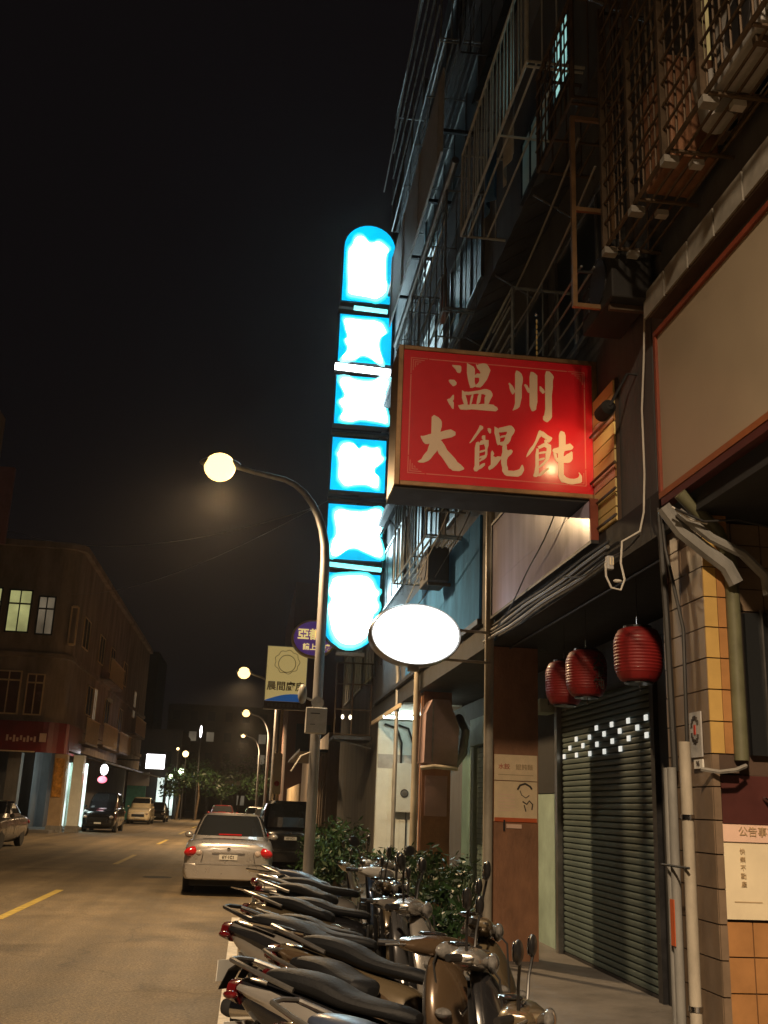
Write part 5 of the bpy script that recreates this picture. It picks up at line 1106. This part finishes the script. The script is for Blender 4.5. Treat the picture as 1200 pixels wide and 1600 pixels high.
# ---------------------------------------------------------------- cars (local: +Y forward, origin on the ground)
def car(label, paint, loc, rz, kind='sedan', plate=None, lit=False, group=None, detail=True, s=1.0):
    c = thing('parked_car' if not lit else 'car', label, 'car', loc, group, rz=rz); c.scale = (s, s, s)
    suv = kind == 'suv'
    dz = .22 if suv else 0
    S = [(-2.25, .50, .66, .40, .56, .74, .86, .50), (-2.20, .66, .775, .30, .55, .80, .945, .60), (-2.05, .72, .83, .27, .58, .86, 1.0, .66), (-1.7, .75, .85, .24, .6, .90, 1.02, .70),
         (-1.0, .77, .86, .22, .6, .93, 1.0, .72), (0, .78, .865, .21, .6, .93, .98, .73), (.9, .78, .86, .21, .6, .91, .96, .72), (1.3, .77, .85, .22, .58, .87, .93, .70),
         (1.8, .74, .83, .24, .54, .79, .86, .64), (2.08, .68, .78, .27, .50, .72, .78, .58), (2.2, .58, .68, .32, .48, .62, .68, .48)]
    rings = []
    for y, hl, hm, zl, zm, zs, zt, ht in S:
        k = dz if True else 0
        half = [(0, zl), (hl*.6, zl), (hl, zl), (hm*.975, zl+.10), (hm, zm+k*.5), (hm*.985, zs+k*.9), (ht+.07, zt+k-.025), (ht*.6, zt+k+.012), (0, zt+k+.02)]
        rings.append([(a, y, b) for a, b in half] + [(-a, y, b) for a, b in half[-2:0:-1]])
    MB().loft(rings).build('body', paint, c, smooth=True, subsurf=1, world=False)
    # greenhouse
    if suv: G = [(.93, .77, -2.1, 1.15), (1.25, .75, -2.05, .80), (1.42, .71, -1.98, .50), (1.60, .64, -1.85, .22), (1.69, .52, -1.6, .0)]
    else: G = [(.93, .76, -1.78, 1.12), (1.06, .735, -1.62, .86), (1.22, .68, -1.38, .52), (1.37, .615, -1.14, .20), (1.435, .565, -1.02, .05), (1.475, .44, -.82, -.12)]
    n = 48
    def grid():
        gr = []
        for z, hw, y0, y1 in G:
            z = z+(dz if suv else 0); cy, hy = (y0+y1)/2, (y1-y0)/2; ring = []
            for k in range(n):
                a = 2*PI*(k+.5)/n; ca, sa = math.cos(a), math.sin(a); e = 2/4.5
                ring.append((hw*math.copysign(abs(ca)**e, ca), cy+hy*math.copysign(abs(sa)**e, sa), z))
            gr.append(ring)
        return gr
    gr = grid(); top = len(gr)-1
    body = MB(); parts = {'rear_window': MB(), 'windscreen': MB(), 'side_window': MB(), 'side_window2': MB()}
    for i in range(top):
        for k in range(n):
            k2 = (k+1) % n; quad = [gr[i][k], gr[i][k2], gr[i+1][k2], gr[i+1][k]]
            mid = ((k+1) % n)/n*360
            wr = 1 <= i <= (top-2)
            key = None
            if wr:
                if 221 < mid < 319: key = 'rear_window'
                elif 41 < mid < 139: key = 'windscreen'
                elif mid < 34 or mid > 326: key = 'side_window'
                elif 146 < mid < 214: key = 'side_window2'
            (parts[key] if key else body).add(quad, [(0, 1, 2, 3)])
    body.add(gr[top], [tuple(range(n))])
    body.build('cabin', paint, c, smooth=True, world=False)
    for k, m in parts.items(): m.build(k.rstrip('2'), MT['glass'], c, smooth=True, world=False)
    # wheels
    for x in (-.74, .74):
        for y in (-1.30, 1.28):
            w = MB().lathe([(.20, -.10), (.30, -.10), (.315, -.06), (.315, .06), (.30, .10), (.20, .10)], (x, y, .315), 0, 22).build('wheel', MT['tyre'], c, smooth=True, world=False)
            MB().lathe([(.195, -.085), (.21, .0), (.195, .085)], (x, y, .315), 0, 16).build('rim', MT['steel'], w, world=False)
    # underside
    MB().box(-.70, .70, -2.0, 1.95, .17, .30).build('underbody', MT['matte'], c, world=False)
    if detail:
        # rear end
        MB().loft([[(x, y, z) for x, z in ((-.80+q, .30), (.80-q, .30), (.845-q, .44), (.83-q, .575), (-.83+q, .575), (-.845+q, .44))] for y, q in ((-2.12, 0), (-2.27, .06), (-2.30, .22))]).build('rear_bumper', paint, c, bevel=.02, smooth=True, world=False)
        MB().box(-.60, .60, -2.305, -2.27, .565, .585).build('bumper_crease', MT['chrome'], c, world=False)
        for sx in (-1, 1):
            MB().ell((sx*.66, -2.175, .785+dz*.8), (.175, .075, .092), 18, 10, Matrix.Rotation(sx*-.35, 4, 'Z') @ Matrix.Rotation(sx*.18, 4, 'Y')).build('tail_light', EM['brake'] if lit else MT['tail'], c, smooth=True, world=False)
            MB().ell((sx*.545, -2.225, .765+dz*.8), (.065, .03, .058), 12, 8).build('reverse_lens', MT['clear'], c, smooth=True, world=False)
            MB().ell((sx*.90, .62, 1.0+dz), (.09, .06, .065), 12, 8).build('wing_mirror', paint if not kind == 'sedan0' else MT['black'], c, smooth=True, world=False)
            MB().ell((sx*.60, 2.13, .63+dz*.5), (.16, .07, .075), 14, 8, Matrix.Rotation(sx*.5, 4, 'Z')).build('headlight', MT['clear'], c, smooth=True, world=False)
        pl = MB().box(-.17, .17, -2.262, -2.25, .655+dz, .745+dz).build('number_plate', MT['plate'], c, world=False)
        text(plate or '6Y·1C1', .075, (0, -2.264, .70+dz), XD, ZD, MT['ink'], None, 'plate_lettering', bold=.002).parent = pl
        MB().box(-.30, .30, -2.262, -2.235, .765+dz, .79+dz).build('plate_trim', MT['chrome'], c, world=False)
        MB().ell((0, -2.255, .845+dz), (.035, .012, .028), 10, 6).build('emblem', MT['chrome'], c, world=False)
        MB().box(-.50, .50, -2.02, -2.0, 1.012+dz, 1.022+dz).build('boot_edge', MT['black'], c, world=False)
        MB().box(-.45, .45, 2.15, 2.215, .46+dz*.3, .60+dz*.5).build('grille', MT['black'], c, bevel=.01, world=False)
        fp = MB().box(-.17, .17, 2.216, 2.228, .36+dz*.2, .445+dz*.2).build('front_plate', MT['plate'], c, world=False)
        for x in (-.86, .86):
            for z in (.80,): MB().box(x-.004, x+.004, -1.5, 1.5, z-.003+dz*.8, z+.003+dz*.8).build('body_line', MT['black'], c, world=False)
    g = MB()
    for sx in (-1, 1):
        g.tube([(sx*.853, -.05, .42+dz*.4), (sx*.868, -.05, .62+dz*.5), (sx*.852, -.05, .90+dz*.9)], .004, 4).tube([(sx*.853, .95, .42+dz*.4), (sx*.862, .95, .62+dz*.5), (sx*.845, .95, .88+dz*.9)], .004, 4)
        g.tube([(sx*.50, -2.295, .60+dz*.7), (sx*.47, -2.262, .74+dz*.7), (sx*.50, -2.15, .96+dz)], .005, 4)
    g.build('panel_gap', MT['black'], c, world=False)
    if not suv:
        MB().box(-.22, .22, -1.62, -1.585, 1.075, 1.10).build('stop_lamp', MT['tail'], c, world=False)
        MB().tube([(.3, -.75, 1.47), (.3, -.95, 1.62)], .004, 4).build('aerial', MT['black'], c, world=False)
    for sx in (-.38, .38):
        MB().box(sx-.12, sx+.12, -.95, -.86, 1.0+dz, 1.26+dz).build('headrest', MT['matte'], c, world=False)
    MB().tube([(.5, -2.22, .27), (.5, -2.32, .27)], .03, 8).build('exhaust_tip', MT['chrome'], c, world=False)
    return c
car('silver sedan seen from behind, parked nearest on the right of the lane', MT['silver'], (-.28, 22.65, 0), 0)
car('black hatchback parked ahead of the silver sedan, half hidden by it', MT['carblack'], (1.05, 29.6, 0), R(3), 'suv', s=.93)
car('red car with glowing brake lights far down the street', MT['redpaint'], (-1.5, 68, 0), 0, lit=True)
car('dark grey car cut by the left edge of the view, seen from its tail', MT['cargrey'], (-8.35, 36.3, 0), R(178), 'sedan')
car('black car facing the camera before the lit doorway', MT['carblack'], (-7.25, 56.3, 0), R(180), 'suv')
car('yellowish white car parked behind the black one on the left side', MT['taxi'], (-7.3, 76, 0), R(180), 'suv', s=.93)
car('small dark car behind the yellowish white one', MT['carblack'], (-6.9, 84, 0), R(180))
car('pale car parked far off on the right, lamps reflecting on it', MT['silver'], (.6, 60, 0), 0)
car('dark car parked at the foot of the sign pole', MT['cargrey'], (1.0, 50, 0), 0)

# ---------------------------------------------------------------- scooters (local: +Y forward)
def paintm(name, col, metal=.1, rough=.25): return mat(name, col, rough, metal=metal, var=.08, coat=.8)
TL = mat('scooter_tail_lens', (.11, .006, .008), .15, var=.3, scale=20, coat=.6)
PB = dict(black=paintm('scooter_black', (.016, .016, .018)), silver=paintm('scooter_silver', (.42, .40, .37), .6), gold=paintm('scooter_gold', (.13, .10, .06), .25), red=paintm('scooter_red', (.28, .012, .015)),
          white=paintm('scooter_white', (.62, .60, .56)), blue=paintm('scooter_blue', (.05, .09, .18), .4), grey=paintm('scooter_grey', (.13, .13, .135), .5), brown=paintm('scooter_brown', (.09, .06, .035), .3))
seatm = {'black': mat('seat_vinyl', (.008, .009, .011), .62, spec=.3, var=.2, bump=.15, bscale=80), 'blue': mat('seat_vinyl_blue', (.045, .06, .10), .33, var=.2, bump=.1)}
def sec(y, w, z0, z1, n=12, p=2.6, yz=0):
    out = []
    for k in range(n):
        a = 2*PI*k/n; c_, s_ = math.cos(a), math.sin(a); e = 2/p
        zz = (z0+z1)/2 + (z1-z0)/2*math.copysign(abs(s_)**e, s_)
        out.append((w*math.copysign(abs(c_)**e, c_), y+yz*(zz-z0), zz))
    return out
def scooter(label, body, loc, rz, lean=R(-7), accent=None, seat='black', mirrors=True, steer=R(18), box=False, sc=1.0, stubby=False, rack=False):
    body = PB[body]; acc = PB[accent] if accent else body
    s = thing('scooter', label, 'scooter', loc, 'scooters parked in a row at the kerb', rz=rz, ry=lean)
    s.scale = (sc, sc, sc)
    kx, kt, kh = rnd.uniform(.9, 1.12), rnd.uniform(-.05, .07), rnd.uniform(-.03, .03)
    def B(mb, name, m, par=None, **k):
        if name in ('side_cowl', 'cowl_stripe', 'seat', 'grab_rail', 'tail_light', 'turn_signal'):   # each rear end a little different
            mb.v = [(v[0]*kx, v[1]*(1+kh), v[2]+kt*max(0, -v[1]-.1)) for v in mb.v]
        return mb.build(name, m, par or s, world=False, **k)
    # side cowl
    B(MB().loft([sec(-.97, .035, .70, .78), sec(-.90, .085, .62, .80), sec(-.74, .135, .52, .79), sec(-.5, .165, .44, .745), sec(-.25, .17, .36, .70), sec(0, .155, .30, .66), sec(.12, .12, .26, .60)]), 'side_cowl', body, smooth=True, subsurf=1)
    for sx in (-1, 1):
        B(MB().loft([[(sx*(.10+w), y, z-h), (sx*(.125+w), y, z-h*.3), (sx*(.125+w), y, z+h*.3), (sx*(.10+w), y, z+h)] for y, z, h, w in ((-.92, .735, .02, -.015), (-.7, .69, .05, .02), (-.45, .62, .065, .048), (-.2, .56, .05, .052), (.02, .50, .02, .03))]), 'cowl_stripe', acc, smooth=True)
    # seat with a step
    sl = .16 if stubby else 0
    B(MB().loft([sec(-.80, .06, .79, .83), sec(-.72, .115, .76, .865), (sec(-.5, .14, .735, .865)), sec(-.36, .15, .70, .835), sec(-.28, .15, .69, .79), sec(-.14, .145, .68, .765), sec(.03-sl, .11, .665, .755), sec(.13-sl*1.3, .06, .655, .725)]), 'seat', seatm[seat], smooth=True, subsurf=1)
    # grab rail
    g = MB(); g.tube([(-.15, -.55, .76), (-.165, -.80, .83), (-.12, -.97, .87), (0, -1.0, .875), (.12, -.97, .87), (.165, -.80, .83), (.15, -.55, .76)], .014, 7)
    B(g, 'grab_rail', MT['steel'] if accent != 'black' else MT['black'], smooth=True)
    B(MB().loft([sec(-1.015, .05, .69, .76), sec(-.99, .10, .665, .775), sec(-.93, .115, .65, .775)]), 'tail_light', TL, smooth=True)
    for sx in (-1, 1):
        B(MB().ell((sx*.145, -.93, .70), (.035, .045, .022), 10, 6), 'turn_signal', TL, smooth=True)
    B(MB().loft([[(a, y, z) for a in (-.075, .075)] + [(a, y, z-.012) for a in (.075, -.075)] for y, z in ((-.78, .60), (-.90, .52), (-.96, .40))]), 'rear_fender', MT['black'])
    pl = B(MB().box(-.11, .11, -.968, -.962, .44, .57), 'number_plate', MT['plate'])
    # wheels
    for y, nm in ((-.64, 'rear_wheel'), (.66, 'front_wheel')):
        w = B(MB().lathe([(.155, -.045), (.205, -.052), (.238, -.03), (.245, 0), (.238, .03), (.205, .052), (.155, .045)], (0, y, .245), 0, 24), nm, MT['tyre'], smooth=True)
        r_ = MB().lathe([(.05, -.05), (.05, .05)], (0, y, .245), 0, 10)
        for k in range(6):
            a = k*PI/3; r_.obox((0, y+.10*math.cos(a), .245+.10*math.sin(a)), (.03, .13, .028), Matrix.Rotation(a, 4, 'X'))
        r_.lathe([(.145, -.045), (.16, -.045), (.16, .045), (.145, .045)], (0, y, .245), 0, 20)
        r_.build('rim', MT['steel'], w, world=False)
    # engine, exhaust
    B(MB().loft([sec(-.80, .05, .20, .34), sec(-.6, .09, .18, .40), sec(-.3, .11, .17, .42), sec(-.05, .08, .2, .36)]), 'engine', MT['dark_metal'], smooth=True)
    e = B(MB().lathe([(.045, -.86), (.06, -.82), (.062, -.45), (.03, -.38)], (.15, 0, .30), 1, 14), 'exhaust', MT['matte'], smooth=True)
    MB().lathe([(.067, -.78), (.067, -.52)], (.15, 0, .30), 1, 14).build('heat_shield', MT['chrome'], e, world=False, smooth=True)
    for sx in (-.13,): B(MB().tube([(sx, -.62, .26), (sx*1.25, -.60, .45), (sx*1.2, -.58, .62)], .028, 8), 'shock_absorber', MT['redc'] if 'redc' in MT else MT['steel'], smooth=True)
    # floorboard and leg shield
    B(MB().loft([sec(.05, .15, .25, .33, p=5), sec(.25, .165, .25, .315, p=5), sec(.45, .16, .27, .34, p=5)]), 'floorboard', MT['black'], smooth=True)
    def sh(z, y, w, d, n=12):
        return [(w*math.copysign(abs(math.cos(2*PI*k/n))**.75, math.cos(2*PI*k/n)), y+d*math.sin(2*PI*k/n)*(1.0 if math.sin(2*PI*k/n) > 0 else .45), z) for k in range(n)]
    B(MB().loft([sh(.28, .50, .14, .07), sh(.42, .54, .20, .09), sh(.60, .52, .235, .10), sh(.76, .475, .215, .095), sh(.88, .43, .15, .085), sh(.96, .39, .09, .06)]), 'front_cowl', body, smooth=True, subsurf=1)
    B(MB().loft([sh(.34, .448, .10, .03), sh(.60, .452, .185, .035), sh(.80, .415, .16, .03), sh(.90, .38, .09, .02)]), 'inner_shield', MT['black'], smooth=True)
    for sx in (-1, 1):
        B(MB().ell((sx*.165, .575, .68), (.05, .05, .03), 10, 6), 'front_signal', MT['lamp_glass'], smooth=True)
    # steering assembly, turned
    S = Matrix.Translation((0, .43, .8)) @ Matrix.Rotation(steer, 4, 'Z') @ Matrix.Translation((0, -.43, -.8))
    def T(mb):
        mb.v = [tuple(S @ Vector(v)) for v in mb.v]; return mb
    B(T(MB().loft([sec(.60-.16, .05, .42, .47), sec(.58, .072, .46, .525), sec(.72, .075, .45, .525), sec(.88, .065, .37, .43), sec(.945, .03, .28, .33)])), 'front_fender', acc, smooth=True)
    B(T(MB().tube([(-.075, .66, .245), (-.07, .56, .55), (0, .47, .72), (0, .40, .95)], .018, 7).tube([(.075, .66, .245), (.07, .56, .55)], .018, 7)), 'fork', MT['steel'], smooth=True)
    for sx in (-1, 1): B(T(MB().lathe([(.026, -.008), (.026, .008)], (sx*.092, .60, .47), 0, 10)), 'reflector', EM['reflector'])
    hb_ = MB().loft([[(x, y0_, z) for y0_, z in ((.30+.02*abs(x)*0, 1.0-h), (.26, 1.0), (.30, 1.0+h), (.42, 1.0+h*.8), (.50-abs(x)*.35, 1.0-h*.1), (.44, 1.0-h))] for x, h in ((-.27, .022), (-.20, .045), (-.10, .062), (0, .07), (.10, .062), (.20, .045), (.27, .022))])
    B(T(hb_), 'handlebar_cover', acc if accent in ('white', 'silver', 'gold') else body, smooth=True, subsurf=1)
    B(T(MB().ell((0, .475, .985), (.10, .032, .05), 14, 8)), 'headlight', MT['lamp_glass'], smooth=True)
    B(T(MB().ell((0, .30, 1.06), (.10, .06, .015), 12, 6)), 'instrument_panel', MT['glass'], smooth=True)
    for sx in (-1, 1):
        B(T(MB().tube([(sx*.24, .34, 1.0), (sx*.37, .29, .995)], .018, 8)), 'grip', MT['black'], smooth=True)
        B(T(MB().tube([(sx*.25, .40, 1.0), (sx*.37, .37, .99)], .006, 6)), 'brake_lever', MT['steel'], smooth=True)
        if mirrors:
            st = B(T(MB().tube([(sx*.22, .36, 1.03), (sx*.26, .36, 1.13), (sx*.33, .37, 1.22)], .007, 6)), 'mirror_stem', MT['black'], smooth=True)
            B(T(MB().ell((sx*.36, .365, 1.26), (.075, .022, .05), 14, 8, Matrix.Rotation(sx*-.2, 4, 'Y'))), 'mirror', MT['black'], smooth=True)
            B(T(MB().ell((sx*.36, .348, 1.26), (.066, .008, .042), 14, 6, Matrix.Rotation(sx*-.2, 4, 'Y'))), 'mirror_glass', MT['mirror'], smooth=True)
    # number plate lettering, foot pegs, key hook and under-seat panel
    text('%s%d·%d%d%d' % (rnd.choice('KLMNPX'), rnd.randint(1, 9), rnd.randint(1, 9), rnd.randint(0, 9), rnd.randint(0, 9)), .06, (0, -.970, .505), XD, ZD, MT['ink'], None, 'plate_lettering').parent = pl
    B(MB().box(-.10, .10, .10, .13, .33, .62), 'under_seat_panel', MT['black'], bevel=.01)
    B(MB().tube([(0, .36, .78), (0, .33, .74), (0, .31, .76)], .008, 6), 'bag_hook', MT['chrome'])
    B(MB().box(-.20, -.14, -.18, -.10, .33, .345).box(.14, .20, -.18, -.10, .33, .345), 'foot_peg', MT['steel'])
    # side stand and brake cable
    B(MB().tube([(-.10, -.05, .24), (-.26, -.12, .01)], .011, 6), 'side_stand', MT['steel'])
    B(T(MB().tube([(.05, .44, 1.0), (.14, .52, .92), (.10, .55, .7), (.07, .6, .4)], .006, 5)), 'brake_cable', MT['cable'])
    if rack:
        B(MB().tube([(-.10, -.72, .865), (-.10, -1.12, .90), (.10, -1.12, .90), (.10, -.72, .865)], .011, 6).tube([(0, -.72, .865), (0, -1.12, .90)], .009, 6).tube([(-.10, -.95, .885), (.10, -.95, .885)], .009, 6), 'luggage_rack', MT['chrome'])
    if box:
        B(MB().box(-.19, .19, -1.10, -.74, .89, 1.17), 'top_case', MT['black'], bevel=.04, smooth=True)
    return s
# (label, body, tail depth, tail x, heading, accent, seat, steer)
SC = [
 ('nearest scooter, gold front and bluish seat, mirrors raised', 'gold', 5.2, .10, 38, 'gold', 'blue', 20, True),
 ('second scooter from the camera, black with a silver glinting handlebar cover', 'black', 6.1, .0, 36, 'silver', 'black', 15, True),
 ('third scooter from the camera, brown with a dark red side stripe', 'brown', 6.85, .06, 34, 'red', 'black', -16, False),
 ('fourth scooter from the camera, gold-brown front shield with red reflector', 'gold', 7.15, .10, 33, 'brown', 'black', 24, True),
 ('fifth scooter from the camera, silver with a black side stripe', 'silver', 7.9, .04, 30, 'black', 'black', 10, False),
 ('sixth scooter from the camera, brown headed and dark seated', 'brown', 8.7, .08, 31, 'black', 'black', 22, True),
 ('seventh scooter from the camera, dark grey with shiny handlebar cover', 'grey', 9.5, .12, 28, 'silver', 'black', -20, False),
 ('eighth scooter from the camera, beige cowl turned to the lens', 'gold', 10.3, .10, 30, 'gold', 'black', 25, True),
 ('ninth scooter from the camera, all black without any stripe', 'black', 11.1, .14, 27, 'black', 'black', 12, False),
 ('tenth scooter from the camera, white striped front', 'black', 11.9, .20, 26, 'white', 'black', -25, True),
 ('eleventh scooter from the camera, silver tail end by the sedan', 'silver', 12.8, .22, 24, 'silver', 'black', 14, False),
 ('twelfth scooter from the camera, dark blue with grey seat', 'blue', 13.8, .26, 24, 'white', 'blue', 20, True),
 ('farthest scooter of the row, silver grey, next to the lamp pole', 'silver', 14.9, .32, 22, 'grey', 'black', 0, False)]
for i_s, (lab, b, ty_, tx, hd_, ac_, se, stt, mi) in enumerate(SC):
    h = R(hd_); dirx, diry = math.cos(h), -math.sin(h)
    cx, cy = tx+.98*dirx, ty_+.98*diry
    rz = math.atan2(-dirx, diry) + R(rnd.uniform(-9, 9))
    cy += rnd.uniform(-.16, .16) if i_s > 1 else 0
    if i_s > 1: cx += rnd.uniform(-.22, .22); rz += R(rnd.choice((-8, 0, 0, 7)))
    scooter(lab, b, (cx, cy, .0), rz, accent=ac_, seat=se, steer=R(stt), mirrors=mi or i_s % 4 != 2, lean=R(-rnd.uniform(2, 12)), sc=rnd.uniform(.92, 1.07), stubby=i_s in (2, 4, 7, 9, 11), rack=i_s in (3, 7, 10))


# ---------------------------------------------------------------- night haze
hz = bpy.data.materials.new('haze'); hz.use_nodes = True
N = hz.node_tree.nodes; N.remove(N['Principled BSDF'])
v = N.new('ShaderNodeVolumePrincipled'); v.inputs['Density'].default_value = .0005; v.inputs['Color'].default_value = (.9, .88, .86, 1); v.inputs['Anisotropy'].default_value = .82
hz.node_tree.links.new(v.outputs[0], N['Material Output'].inputs['Volume'])
MB().box(-160, 160, -65, 410, -1.3, 30).build('haze', hz, kind='stuff')
scene.cycles.volume_bounces = 0
